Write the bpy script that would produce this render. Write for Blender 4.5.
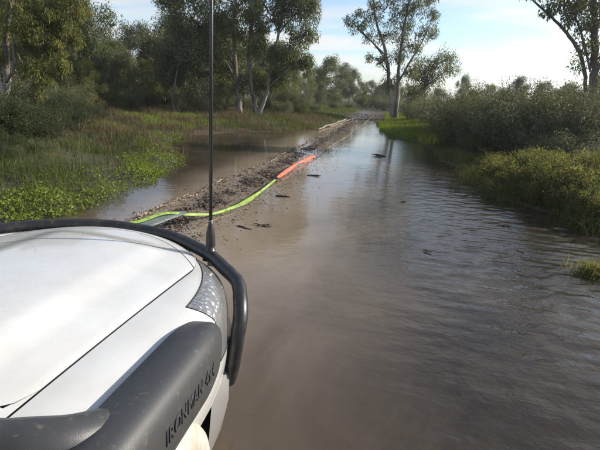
import bpy, bmesh, math, random
import numpy as np
from mathutils import Vector, Matrix, noise as mnoise
R = math.radians
random.seed(7)
rng = np.random.default_rng(11)
S = bpy.context.scene
for o in list(bpy.data.objects):
    bpy.data.objects.remove(o)
COL = S.collection

# ------------------------------------------------------------------ camera
CAM_H = 1.75
FPX, YAW, PIT, ROLL = 436.0, math.radians(9.62), math.radians(16.94), math.radians(3.4)
cam = bpy.data.cameras.new('camera')
cam.sensor_width = 36.0
cam.lens = 18.0 / (300 / FPX)
cam.clip_start = 0.05
cam.clip_end = 3000
camo = bpy.data.objects.new('camera', cam)
COL.objects.link(camo)
camo.location = (0, 0, CAM_H)
camo.rotation_euler = (Matrix.Rotation(YAW, 3, 'Z') @ Matrix.Rotation(math.pi / 2 - PIT, 3, 'X') @ Matrix.Rotation(ROLL, 3, 'Z')).to_euler()
S.camera = camo
S.render.resolution_x, S.render.resolution_y = 1024, 768

# ------------------------------------------------------------------ light
SUN_AZ, SUN_EL = 68.0, 25.0          # degrees clockwise from +Y, above horizon
sd = Vector((math.sin(R(SUN_AZ)) * math.cos(R(SUN_EL)), math.cos(R(SUN_AZ)) * math.cos(R(SUN_EL)), math.sin(R(SUN_EL))))
sun = bpy.data.lights.new('sun', 'SUN')
sun.energy = 5.0
sun.angle = R(0.5)
sun.color = (1.0, 0.93, 0.82)
suno = bpy.data.objects.new('sun', sun)
COL.objects.link(suno)
suno.rotation_euler = sd.to_track_quat('Z', 'Y').to_euler()

W = bpy.data.worlds.new('World')
S.world = W
W.use_nodes = True
nt = W.node_tree
nt.nodes.clear()
def wn(t, **k):
    n = nt.nodes.new(t)
    for a, b in k.items():
        setattr(n, a, b)
    return n
sky = wn('ShaderNodeTexSky', sky_type='NISHITA')
sky.sun_disc = False
sky.sun_elevation = R(SUN_EL)
sky.sun_rotation = R(SUN_AZ)
sky.air_density = 1.0
sky.dust_density = 0.7
sky.ozone_density = 3.0
tc = wn('ShaderNodeTexCoord')
sep = wn('ShaderNodeSeparateXYZ')
nt.links.new(tc.outputs['Generated'], sep.inputs[0])
den = wn('ShaderNodeMath', operation='MAXIMUM')
nt.links.new(sep.outputs[2], den.inputs[0]); den.inputs[1].default_value = 0.0
den2 = wn('ShaderNodeMath', operation='ADD'); nt.links.new(den.outputs[0], den2.inputs[0]); den2.inputs[1].default_value = 0.12
dv = []
for i in (0, 1):
    d = wn('ShaderNodeMath', operation='DIVIDE')
    nt.links.new(sep.outputs[i], d.inputs[0]); nt.links.new(den2.outputs[0], d.inputs[1]); dv.append(d)
cmb = wn('ShaderNodeCombineXYZ')
nt.links.new(dv[0].outputs[0], cmb.inputs[0]); nt.links.new(dv[1].outputs[0], cmb.inputs[1])
mp = wn('ShaderNodeMapping'); mp.inputs['Rotation'].default_value = (0, 0, R(25)); mp.inputs['Scale'].default_value = (0.55, 1.25, 1)
mp.inputs['Location'].default_value = (3.1, 1.7, 0)
nt.links.new(cmb.outputs[0], mp.inputs[0])
cn = wn('ShaderNodeTexNoise'); cn.inputs['Scale'].default_value = 1.25; cn.inputs['Detail'].default_value = 9; cn.inputs['Roughness'].default_value = 0.55
cn.inputs['Distortion'].default_value = 0.5
nt.links.new(mp.outputs[0], cn.inputs['Vector'])
cr = wn('ShaderNodeValToRGB')
cr.color_ramp.elements[0].position = 0.42; cr.color_ramp.elements[0].color = (0.08, 0.08, 0.08, 1)
cr.color_ramp.elements[1].position = 0.64; cr.color_ramp.elements[1].color = (0.92, 0.92, 0.92, 1)
nt.links.new(cn.outputs['Fac'], cr.inputs[0])
cloud = wn('ShaderNodeMix', data_type='RGBA')
nt.links.new(cr.outputs[0], cloud.inputs[0])
nt.links.new(sky.outputs[0], cloud.inputs[6])
# cloud = desaturated, brighter version of the sky light behind it
bw = wn('ShaderNodeRGBToBW'); nt.links.new(sky.outputs[0], bw.inputs[0])
cadd = wn('ShaderNodeMath', operation='MULTIPLY_ADD'); nt.links.new(bw.outputs[0], cadd.inputs[0]); cadd.inputs[1].default_value = 0.7; cadd.inputs[2].default_value = 1.9
ctint = wn('ShaderNodeMix', data_type='RGBA', blend_type='MULTIPLY'); ctint.inputs[0].default_value = 1
nt.links.new(cadd.outputs[0], ctint.inputs[6]); ctint.inputs[7].default_value = (1, 0.99, 0.97, 1)
nt.links.new(ctint.outputs[2], cloud.inputs[7])
bg = wn('ShaderNodeBackground'); bg.inputs['Strength'].default_value = 0.14
nt.links.new(cloud.outputs[2], bg.inputs[0])
wo = wn('ShaderNodeOutputWorld'); nt.links.new(bg.outputs[0], wo.inputs[0])

vs = S.view_settings
vs.view_transform = 'Standard'; vs.look = 'None'; vs.gamma = 1; vs.exposure = 0.63
vs.use_curve_mapping = False

# ------------------------------------------------------------------ helpers
def ray(u, v):
    x = (u - 300) / FPX; y = -(v - 225) / FPX
    x, y = x * math.cos(ROLL) - y * math.sin(ROLL), x * math.sin(ROLL) + y * math.cos(ROLL)   # the camera is held a little crooked
    cp, sp, cy, sy = math.cos(PIT), math.sin(PIT), math.cos(YAW), math.sin(YAW)
    f = cp + sp * y; z = -sp + cp * y
    return Vector((x * cy - f * sy, x * sy + f * cy, z))
def at(u, v, Y):
    """world point seen at photo pixel (u,v), Y metres up the track"""
    r = ray(u, v); t = Y / r.y
    return Vector((r.x * t, Y, CAM_H + r.z * t))

def mesh_np(name, verts, faces_flat, nside):
    """fast mesh from numpy arrays; every face has nside corners"""
    me = bpy.data.meshes.new(name)
    nv, nf = len(verts), len(faces_flat) // nside
    me.vertices.add(nv); me.vertices.foreach_set('co', np.asarray(verts, np.float32).ravel())
    me.loops.add(nf * nside); me.loops.foreach_set('vertex_index', np.asarray(faces_flat, np.int32))
    me.polygons.add(nf)
    me.polygons.foreach_set('loop_start', np.arange(0, nf * nside, nside, dtype=np.int32))
    me.polygons.foreach_set('loop_total', np.full(nf, nside, np.int32))
    me.update(calc_edges=True)
    return me
def fattr(me, name, vals):
    a = me.attributes.new(name, 'FLOAT', 'FACE'); a.data.foreach_set('value', np.asarray(vals, np.float32))
def vattr(me, name, vals):
    a = me.attributes.new(name, 'FLOAT', 'POINT'); a.data.foreach_set('value', np.asarray(vals, np.float32))
def smooth(me, on=True):
    me.polygons.foreach_set('use_smooth', [on] * len(me.polygons))

def link(name, me, mat, parent=None, loc=None):
    o = bpy.data.objects.new(name, me); COL.objects.link(o)
    if mat and not me.materials: me.materials.append(mat)
    if parent: o.parent = parent
    if loc is not None: o.location = loc
    return o
def tag(o, label=None, cat=None, group=None, kind=None):
    if label: o['label'] = label
    if cat: o['category'] = cat
    if group: o['group'] = group
    if kind: o['kind'] = kind
    return o
def empty(name, loc, label, cat, group=None):
    o = bpy.data.objects.new(name, None); COL.objects.link(o); o.location = loc
    o.empty_display_size = .2
    return tag(o, label, cat, group)
def shift(me, d):
    n = len(me.vertices); a = np.empty(n * 3, np.float32); me.vertices.foreach_get('co', a)
    a = a.reshape(-1, 3) - np.array(d, np.float32); me.vertices.foreach_set('co', a.ravel()); me.update()
    return me

class MB:
    """collects quads/tris of several shapes into one mesh"""
    def __init__(s): s.v = []; s.f = []
    def grid(s, P, closed_u=False, closed_v=False):
        b = len(s.v); nu = len(P); nv_ = len(P[0])
        for row in P:
            for p in row: s.v.append(tuple(p))
        for i in range(nu if closed_u else nu - 1):
            for j in range(nv_ if closed_v else nv_ - 1):
                i2, j2 = (i + 1) % nu, (j + 1) % nv_
                s.f.append((b + i * nv_ + j, b + i2 * nv_ + j, b + i2 * nv_ + j2, b + i * nv_ + j2))
        return s
    def fan(s, ring, c, flip=False):
        b = len(s.v); s.v += [tuple(p) for p in ring] + [tuple(c)]; n = len(ring)
        for i in range(n):
            t = (b + i, b + (i + 1) % n, b + n)
            s.f.append(t[::-1] if flip else t)
        return s
    def tube(s, pts, rad, sides=8, cap=True):
        pts = [Vector(p) for p in pts]; n = len(pts)
        if not hasattr(rad, '__len__'): rad = [rad] * n
        rings = []; prev = None
        for i, p in enumerate(pts):
            t = (pts[min(i + 1, n - 1)] - pts[max(i - 1, 0)])
            t = t.normalized() if t.length > 1e-9 else Vector((0, 0, 1))
            if prev is None:
                a = Vector((0, 0, 1)) if abs(t.z) < .9 else Vector((1, 0, 0))
                u = t.cross(a).normalized()
            else:
                u = (prev - t * prev.dot(t)).normalized()
            prev = u; w = t.cross(u)
            rings.append([p + (u * math.cos(2 * math.pi * k / sides) + w * math.sin(2 * math.pi * k / sides)) * rad[i] for k in range(sides)])
        s.grid(rings, closed_v=True)
        if cap:
            s.fan(rings[0], pts[0]); s.fan(rings[-1], pts[-1], True)
        return s
    def box(s, c, d, rot=None):
        c = Vector(c); b = len(s.v)
        for x in (-1, 1):
            for y in (-1, 1):
                for z in (-1, 1):
                    p = Vector((x * d[0] / 2, y * d[1] / 2, z * d[2] / 2))
                    if rot: p = rot @ p
                    s.v.append(tuple(c + p))
        for q in ((0, 1, 3, 2), (4, 6, 7, 5), (0, 4, 5, 1), (2, 3, 7, 6), (0, 2, 6, 4), (1, 5, 7, 3)):
            s.f.append(tuple(b + k for k in q))
        return s
    def mesh(s, name, sm=True):
        me = bpy.data.meshes.new(name); me.from_pydata(s.v, [], s.f)
        bm = bmesh.new(); bm.from_mesh(me)
        bmesh.ops.remove_doubles(bm, verts=bm.verts, dist=1e-5)
        bmesh.ops.recalc_face_normals(bm, faces=bm.faces)
        bm.to_mesh(me); bm.free()
        smooth(me, sm); me.update()
        return me

def spline(pts, n):
    """Catmull-Rom through pts, n samples per span"""
    P = [Vector(p) for p in pts]; out = []
    for i in range(len(P) - 1):
        p0, p1, p2, p3 = P[max(i - 1, 0)], P[i], P[i + 1], P[min(i + 2, len(P) - 1)]
        for k in range(n):
            t = k / n
            out.append(.5 * ((2 * p1) + (p2 - p0) * t + (2 * p0 - 5 * p1 + 4 * p2 - p3) * t * t + (3 * p1 - p0 - 3 * p2 + p3) * t ** 3))
    out.append(P[-1].copy())
    return out
def ss(a, b, x):
    t = min(1, max(0, (x - a) / (b - a))); return t * t * (3 - 2 * t)
def nss(a, b, x):
    t = np.clip((x - a) / (b - a), 0, 1); return t * t * (3 - 2 * t)

# ------------------------------------------------------------------ materials
def mat(name, base=(.5, .5, .5), rough=.5, metal=0, spec=.5):
    m = bpy.data.materials.new(name); m.use_nodes = True
    b = m.node_tree.nodes['Principled BSDF']
    b.inputs['Base Color'].default_value = (*base, 1); b.inputs['Roughness'].default_value = rough
    b.inputs['Metallic'].default_value = metal; b.inputs['Specular IOR Level'].default_value = spec
    return m
def N(m, t, **k):
    n = m.node_tree.nodes.new(t)
    for a, b in k.items(): setattr(n, a, b)
    return n
def L(m, a, b): m.node_tree.links.new(a, b)
def bsdf(m): return m.node_tree.nodes['Principled BSDF']
def ramp(m, fac, stops):
    r = N(m, 'ShaderNodeValToRGB'); e = r.color_ramp.elements
    while len(e) < len(stops): e.new(.5)
    for k, (p, c) in enumerate(stops):
        e[k].position = p; e[k].color = (*c, 1)
    L(m, fac, r.inputs[0]); return r
def noise_n(m, scale, detail=4, rough=.55, vec=None, sc=None):
    t = N(m, 'ShaderNodeTexNoise'); t.inputs['Scale'].default_value = scale; t.inputs['Detail'].default_value = detail
    t.inputs['Roughness'].default_value = rough
    if vec is None:
        g = N(m, 'ShaderNodeNewGeometry'); vec = g.outputs['Position']
    if sc:
        mp_ = N(m, 'ShaderNodeMapping'); mp_.inputs['Scale'].default_value = sc; L(m, vec, mp_.inputs[0]); vec = mp_.outputs[0]
    L(m, vec, t.inputs['Vector']); return t
def bump(m, h, strength, dist=.01):
    b = N(m, 'ShaderNodeBump'); b.inputs['Strength'].default_value = strength; b.inputs['Distance'].default_value = dist
    L(m, h, b.inputs['Height']); return b
def mixc(m, fac, a, b, blend='MIX'):
    x = N(m, 'ShaderNodeMix', data_type='RGBA', blend_type=blend)
    for i, val in ((0, fac), (6, a), (7, b)):
        if hasattr(val, 'links'): L(m, val, x.inputs[i])
        elif i == 0: x.inputs[0].default_value = val
        else: x.inputs[i].default_value = (*val, 1)
    return x.outputs[2]

def leaf_mat(name, stops, trans=.42, rough=.6, spec=.12):
    m = mat(name, rough=rough, spec=spec)
    a = N(m, 'ShaderNodeAttribute', attribute_name='v')
    r = ramp(m, a.outputs['Fac'], stops)
    L(m, r.outputs[0], bsdf(m).inputs['Base Color'])
    tr = N(m, 'ShaderNodeBsdfTranslucent')
    hs = N(m, 'ShaderNodeHueSaturation'); hs.inputs['Hue'].default_value = .485; hs.inputs['Saturation'].default_value = 1.15; hs.inputs['Value'].default_value = 1.3
    L(m, r.outputs[0], hs.inputs['Color']); L(m, hs.outputs[0], tr.inputs['Color'])
    mx = N(m, 'ShaderNodeMixShader'); mx.inputs[0].default_value = trans
    L(m, bsdf(m).outputs[0], mx.inputs[1]); L(m, tr.outputs[0], mx.inputs[2])
    L(m, mx.outputs[0], m.node_tree.nodes['Material Output'].inputs[0])
    return m
M = {}
M['gum_leaf'] = leaf_mat('gum_leaf', [(0, (0.068, 0.086, 0.037)), (.5, (0.116, 0.136, 0.055)), (.85, (0.184, 0.188, 0.072)), (1, (0.290, 0.222, 0.079))])
M['gum_leaf_olive'] = leaf_mat('gum_leaf_olive', [(0, (0.081, 0.095, 0.033)), (.5, (0.152, 0.164, 0.053)), (.9, (0.233, 0.216, 0.068)), (1, (0.305, 0.190, 0.076))])
M['grey_leaf'] = leaf_mat('grey_leaf', [(0, (0.084, 0.097, 0.053)), (.5, (0.134, 0.144, 0.076)), (1, (0.205, 0.201, 0.099))], .3)
M['scrub_leaf'] = leaf_mat('scrub_leaf', [(0, (0.065, 0.075, 0.035)), (.5, (0.112, 0.117, 0.051)), (1, (0.180, 0.159, 0.068))], .3)
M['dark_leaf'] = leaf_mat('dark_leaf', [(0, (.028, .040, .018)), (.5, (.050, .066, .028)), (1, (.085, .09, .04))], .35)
M['grass'] = leaf_mat('grass', [(0, (.045, .062, .018)), (.5, (.080, .105, .028)), (.85, (.13, .15, .045)), (1, (.20, .16, .08))], .4)
M['herb'] = leaf_mat('herb', [(0, (0.077, 0.120, 0.022)), (.5, (0.139, 0.192, 0.034)), (1, (0.232, 0.270, 0.061))], .4)
M['reed'] = leaf_mat('reed', [(0, (.075, .057, .032)), (.4, (.115, .088, .048)), (.75, (.16, .12, .07)), (1, (.075, .09, .032))], .35, .6, .2)
M['weed'] = leaf_mat('weed', [(0, (0.067, 0.078, 0.025)), (.5, (0.127, 0.135, 0.042)), (.85, (0.191, 0.187, 0.062)), (1, (0.263, 0.198, 0.094))], .5)

def bark_mat(name, pale, dark, bias):
    m = mat(name, rough=.85, spec=.2)
    n1 = noise_n(m, 2.2, 5, .6, sc=(1, 1, .22)); n2 = noise_n(m, 14, 4, .6, sc=(1, 1, .15))
    ad = N(m, 'ShaderNodeMath', operation='MULTIPLY_ADD'); L(m, n2.outputs['Fac'], ad.inputs[0]); ad.inputs[1].default_value = .45; L(m, n1.outputs['Fac'], ad.inputs[2])
    r = ramp(m, ad.outputs[0], [(bias - .14, dark), (bias + .02, tuple(.55 * a + .45 * b for a, b in zip(dark, pale))), (bias + .16, pale)])
    L(m, r.outputs[0], bsdf(m).inputs['Base Color']); L(m, bump(m, n2.outputs['Fac'], .6, .03).outputs[0], bsdf(m).inputs['Normal'])
    return m
M['pale_bark'] = bark_mat('pale_bark', (.36, .33, .28), (.085, .068, .053), .74)
M['dark_bark'] = bark_mat('dark_bark', (.20, .165, .13), (.06, .047, .037), .78)
M['white_bark'] = bark_mat('white_bark', (.40, .37, .31), (.09, .072, .057), .77)
M['twig'] = bark_mat('twig', (.17, .14, .10), (.07, .055, .04), .75)
M['dead_wood'] = bark_mat('dead_wood', (.28, .235, .18), (.12, .095, .07), .66)

# ------------------------------------------------------------------ terrain
YL = np.array([-30, 0, 4, 5, 6, 7.5, 9.0, 10.5, 12, 14.8, 17, 19, 22, 25.5, 30, 33, 35, 60])
XL = np.array([-6, -5.4, -4.9, -4.15, -4.08, -4.3, -4.5, -5.2, -6.3, -6.9, -6.2, -4.7, -3.2, -2.7, -2.45, -2.3, -2.0, -1.6])
YR = np.array([-30, 0, 3.0, 5, 7, 7.9, 8.6, 10, 13, 16.6, 19.5, 20.7, 23, 26.5, 30, 32.5, 35, 60])
XR = np.array([5, 4.4, 4.1, 3.75, 3.35, 3.1, 2.5, 2.25, 2.03, 1.81, 1.6, .5, .1, -.09, -.3, -.6, -1.2, -1.0])
YC = np.array([0, 4, 5, 6.4, 7.9, 10.7, 12.8, 16.7, 21.8, 26, 32, 40])
XC = np.array([-2.9, -2.75, -2.66, -2.52, -2.40, -2.33, -2.28, -2.2, -2.05, -2.0, -1.9, -1.8])
def xl(y): return np.interp(y, YL, XL)
def xr(y): return np.interp(y, YR, XR)
def xc(y): return np.interp(y, YC, XC)
def wob(x, y, s, seed=0):
    return (np.sin(x * 1.7 * s + seed) * np.cos(y * 1.3 * s + 2 * seed) + np.sin((x * .9 + y * 1.1) * 2.3 * s + 3 * seed) * .6 + np.sin((x * 2.1 - y * 1.6) * 3.1 * s + seed) * .35) / 1.95
def hgt(x, y):
    x = np.asarray(x, float); y = np.asarray(y, float)
    d = np.maximum(xl(y) - x, x - xr(y)) + .22 * wob(x, y, 1.1, 1.0)   # >0 outside the water
    d = np.maximum(d, (y - 35.5 + .6 * wob(x, y, .8)) * .5)
    z = np.where(d > 0, .07 * np.minimum(d, .5) + .22 * nss(0.1, 3.0, d) , np.maximum(-.42, .32 * d))
    lf = nss(.9, 2.2, xl(y) - x) * (1 - nss(9, 16, xl(y) - x)) * nss(8, 10, y) * (1 - nss(19, 24, y))
    z = z - lf * (.19 + .10 * wob(x, y, .7, 4.1))      # sodden flat with puddles on the left
    far = nss(3, 10, d); z = z + far * .12 * wob(x, y, .35, 2.2)
    # track beyond the flood
    tr = np.exp(-((x + .85 + .02 * (y - 35)) / 1.5) ** 2) * nss(33, 37, y); z = z * (1 - .55 * tr) + tr * .02 * wob(x, y, 3)
    # windrow of litter and gravel along the left side of the track
    w = np.interp(y, [4, 8, 14, 26], [.54, .50, .42, .34]) + .08 * wob(y, y * .3, .8)
    rg = np.exp(-((x - xc(y)) / w) ** 4) * nss(1, 4.6, y) * (1 - nss(27, 33, y))
    z = np.maximum(z, -.40 + rg * (.402 + .035 * wob(x, y, 1.6, .7) + .022 * wob(x, y, 5.0, .2)))
    # gently shelving mud on its right, towards the track
    sh = nss(.0, 2.6, x - xc(y)); sh2 = (x > xc(y))
    return z

xs = np.unique(np.concatenate([np.linspace(-420, -30, 12), np.linspace(-30, -7, 60), np.linspace(-7, 5, 190), np.linspace(5, 30, 60), np.linspace(30, 420, 12)]))
ys = np.unique(np.concatenate([np.linspace(-120, -12, 8), np.linspace(-12, 2, 30), np.linspace(2, 16, 180), np.linspace(16, 45, 160), np.linspace(45, 120, 40), np.linspace(120, 600, 12)]))
GX, GY = np.meshgrid(xs, ys)
GZ = hgt(GX, GY)
nx_, ny_ = len(xs), len(ys)
vv = np.stack([GX.ravel(), GY.ravel(), GZ.ravel()], 1)
ii = np.arange((ny_ - 1) * nx_).reshape(ny_ - 1, nx_)[:, :-1].ravel()
ff = np.stack([ii, ii + 1, ii + nx_ + 1, ii + nx_], 1).ravel()
gme = mesh_np('ground', vv, ff, 4); smooth(gme)
mudm = np.exp(-((vv[:, 0] + .85) / 1.3) ** 2) * nss(30, 34, vv[:, 1]) * (1 - nss(46, 60, vv[:, 1]))
rid = np.exp(-((vv[:, 0] - xc(vv[:, 1])) / .9) ** 2) * nss(1, 5, vv[:, 1])
vattr(gme, 'mud', np.clip(mudm, 0, 1)); vattr(gme, 'litter', np.clip(rid, 0, 1))
m = mat('soil', rough=.85, spec=.3)
n1 = noise_n(m, .8, 6); n2 = noise_n(m, 9, 6, .65)
base = ramp(m, n1.outputs['Fac'], [(.3, (.036, .029, .018)), (.5, (.050, .048, .022)), (.7, (.075, .056, .034))]).outputs[0]
mudc = ramp(m, n2.outputs['Fac'], [(.3, (.045, .031, .023)), (.6, (.095, .066, .047))]).outputs[0]
litc = ramp(m, n2.outputs['Fac'], [(.3, (.045, .032, .023)), (.65, (.105, .075, .052))]).outputs[0]
a1 = N(m, 'ShaderNodeAttribute', attribute_name='mud'); a2 = N(m, 'ShaderNodeAttribute', attribute_name='litter')
c = mixc(m, a1.outputs['Fac'], base, mudc); c = mixc(m, a2.outputs['Fac'], c, litc)
wr = N(m, 'ShaderNodeMath', operation='MULTIPLY_ADD'); L(m, a2.outputs['Fac'], wr.inputs[0]); wr.inputs[1].default_value = -.45; wr.inputs[2].default_value = .88; L(m, wr.outputs[0], bsdf(m).inputs['Roughness'])
L(m, c, bsdf(m).inputs['Base Color']); L(m, bump(m, n2.outputs['Fac'], .8, .04).outputs[0], bsdf(m).inputs['Normal'])
tag(link('ground', gme, m), kind='structure')

# water: one sheet, muddy; ripples are real waves near the camera plus fine relief
wx = np.unique(np.concatenate([np.linspace(-60, -6, 20), np.linspace(-6, 4.5, 260), np.linspace(4.5, 60, 20)]))
wy = np.unique(np.concatenate([np.linspace(-30, 1, 12), np.linspace(1, 9, 240), np.linspace(9, 22, 160), np.linspace(22, 38, 40)]))
AX, AY = np.meshgrid(wx, wy)
amp = (.18 + 2.3 * nss(-.3, 2.3, AX + .05 * AY)) * (1 - .75 * nss(5, 14, AY)) * nss(-7, -5, AX) * (1 - nss(3.5, 4.5, AX)) * nss(0, 2, AY)
AZ = np.zeros_like(AX)
for lam, ang, am, ph in ((.42, 100, .0012, .3), (.29, 72, .0012, 1.1), (.23, 116, .0011, 2.2), (.17, 86, .0009, .7), (.7, 60, .0010, 4.0), (.135, 130, .0006, 5.2), (.33, 140, .0007, 3.3)):
    k = 2 * math.pi / lam; ca, sa = math.cos(R(ang)), math.sin(R(ang))
    wd = .5 * wob(AX * .8, AY * .8, 1, ph)
    AZ += am * np.sin(k * (AX * ca + AY * sa) + ph + 2.0 * wd) * (.6 + .4 * wob(AX, AY, .9, ph * 2))
AZ *= amp * 1.3
wv = np.stack([AX.ravel(), AY.ravel(), AZ.ravel()], 1)
n_ = len(wx); ii = np.arange((len(wy) - 1) * n_).reshape(len(wy) - 1, n_)[:, :-1].ravel()
wme = mesh_np('water', wv, np.stack([ii, ii + 1, ii + n_ + 1, ii + n_], 1).ravel(), 4); smooth(wme)
X_, Y_ = wv[:, 0], wv[:, 1]
water_tone = (1 - nss(-1.4, 1.1, X_ - .02 * (Y_ - 5) + .45 * wob(X_, Y_, .5, .4))) * (.62 + .38 * nss(2.2, 5.0, Y_ - X_ * .4)) * (.12 + .88 * nss(-4.2, -2.9, X_))  # paler brown left of mid-track, darker to the right, close by and far left
water_tone = np.maximum(water_tone, .12 * nss(14, 26, Y_))
vattr(wme, 'water_tone', np.clip(water_tone, 0, 1)); vattr(wme, 'rip', np.clip(amp, 0, 1).ravel())
m = mat('muddy_water', rough=.035, spec=.5); b = bsdf(m); b.inputs['IOR'].default_value = 1.333
at_s = N(m, 'ShaderNodeAttribute', attribute_name='water_tone'); at_r = N(m, 'ShaderNodeAttribute', attribute_name='rip')
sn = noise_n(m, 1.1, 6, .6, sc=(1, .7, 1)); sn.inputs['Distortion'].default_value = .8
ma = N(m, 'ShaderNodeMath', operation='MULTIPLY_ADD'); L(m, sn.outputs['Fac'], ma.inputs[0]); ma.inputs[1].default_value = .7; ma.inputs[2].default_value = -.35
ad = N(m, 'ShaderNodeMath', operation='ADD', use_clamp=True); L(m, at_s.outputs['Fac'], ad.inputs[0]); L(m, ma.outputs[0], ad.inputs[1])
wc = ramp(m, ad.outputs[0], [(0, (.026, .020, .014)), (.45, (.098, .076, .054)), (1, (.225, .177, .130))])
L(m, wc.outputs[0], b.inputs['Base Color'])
r1 = noise_n(m, 10, 3, .55, sc=(.8, 1.3, 1)); r2 = noise_n(m, 34, 2, .5, sc=(.8, 1.2, 1)); r3 = noise_n(m, 1.6, 2, .5)
h1 = N(m, 'ShaderNodeMath', operation='MULTIPLY_ADD'); L(m, r2.outputs['Fac'], h1.inputs[0]); h1.inputs[1].default_value = .12; L(m, r1.outputs['Fac'], h1.inputs[2])
h2 = N(m, 'ShaderNodeMath', operation='MULTIPLY_ADD'); L(m, r3.outputs['Fac'], h2.inputs[0]); h2.inputs[1].default_value = 1.2; L(m, h1.outputs[0], h2.inputs[2])
bp = bump(m, h2.outputs[0], 1.0, .012)
st = N(m, 'ShaderNodeMath', operation='MULTIPLY_ADD'); L(m, at_r.outputs['Fac'], st.inputs[0]); st.inputs[1].default_value = .55; st.inputs[2].default_value = .06
L(m, st.outputs[0], bp.inputs['Strength']); L(m, bp.outputs[0], b.inputs['Normal'])
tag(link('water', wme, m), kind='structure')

# thin morning haze: one closed box round everything
hb = MB(); hb.box((0, 240, 11.5), (860, 740, 26)); hme = hb.mesh('haze', False)
m = bpy.data.materials.new('haze'); m.use_nodes = True; m.node_tree.nodes.clear()
pv = N(m, 'ShaderNodeVolumePrincipled'); pv.inputs['Color'].default_value = (.93, .96, 1, 1); pv.inputs['Density'].default_value = .0009; pv.inputs['Anisotropy'].default_value = .65
ho = N(m, 'ShaderNodeOutputMaterial'); L(m, pv.outputs[0], ho.inputs['Volume'])
tag(link('haze', hme, m), kind='stuff')

# ------------------------------------------------------------------ leaf / blade builders (numpy)
def leaves_mesh(name, P, D, Ln, Wd, v, bend=.0):
    """diamond leaves: P base points, D unit directions"""
    n = len(P)
    up = rng.normal(size=(n, 3)); s = np.cross(D, up); s /= np.linalg.norm(s, axis=1)[:, None] + 1e-9
    nrm = np.cross(D, s)
    a = P; bq = P + D * (Ln * .45)[:, None] + s * (Wd * .5)[:, None] + nrm * (Ln * bend)[:, None]
    c = P + D * Ln[:, None]; d = P + D * (Ln * .45)[:, None] - s * (Wd * .5)[:, None] + nrm * (Ln * bend)[:, None]
    V = np.stack([a, bq, c, d], 1).reshape(-1, 3)
    me = mesh_np(name, V, np.arange(4 * n), 4); fattr(me, 'v', np.clip(v, 0, 1))
    return me
def blades_mesh(name, P, H, Wd, v, lean=.35, seg=2):
    """tapering bent grass blades: a quad then a tip triangle made as a thin quad"""
    n = len(P); az = rng.uniform(0, 2 * math.pi, n); l = np.abs(rng.normal(0, lean, n)) * H
    dirx, diry = np.cos(az), np.sin(az); fx = rng.uniform(0, 2 * math.pi, n); sx, sy = np.cos(fx), np.sin(fx)
    def ring(t, w):
        x = P[:, 0] + dirx * l * t * t; y = P[:, 1] + diry * l * t * t; z = P[:, 2] + H * t * (1 - .12 * t)
        return (np.stack([x - sx * w, y - sy * w, z], 1), np.stack([x + sx * w, y + sy * w, z], 1))
    a0, a1_ = ring(0, Wd * .5); b0, b1 = ring(.55, Wd * .38); c0, c1 = ring(1, Wd * .06)
    V = np.stack([a0, a1_, b1, b0, c1, c0], 1).reshape(-1, 3); k = np.arange(n) * 6
    F = np.stack([k, k + 1, k + 2, k + 3, k + 3, k + 2, k + 4, k + 5], 1).ravel()
    me = mesh_np(name, V, F, 4); fattr(me, 'v', np.repeat(np.clip(v, 0, 1), 2))
    return me
def unit(a): return a / (np.linalg.norm(a, axis=1)[:, None] + 1e-9)

def crown_leaves(name, subs, per, spread, Lr, Wr, droop=1.0, out=None):
    """leaf clumps round sub-centres"""
    Ps, Ds, Vs = [], [], []
    for (cx, cy, cz, r) in subs:
        n = max(8, int(per * (r / spread) ** 1.6 * rng.uniform(.7, 1.25)))
        q = rng.normal(size=(n, 3)); q = unit(q) * (rng.uniform(0, 1, n) ** .45)[:, None] * r * np.array([.9, .9, 1.05])
        q[:, 2] -= .10 * r
        Ps.append(q + np.array([cx, cy, cz])); d = rng.normal(size=(n, 3)) * .65 + unit(q) * .35; d[:, 2] -= droop
        Ds.append(unit(d)); Vs.append(np.clip(rng.normal(.42 + rng.normal(0, .16), .17, n), 0, 1))
    P = np.concatenate(Ps); D = np.concatenate(Ds); v = np.concatenate(Vs); n = len(P)
    return leaves_mesh(name, P, D, rng.uniform(*Lr, n), rng.uniform(*Wr, n), v, .06)

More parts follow.
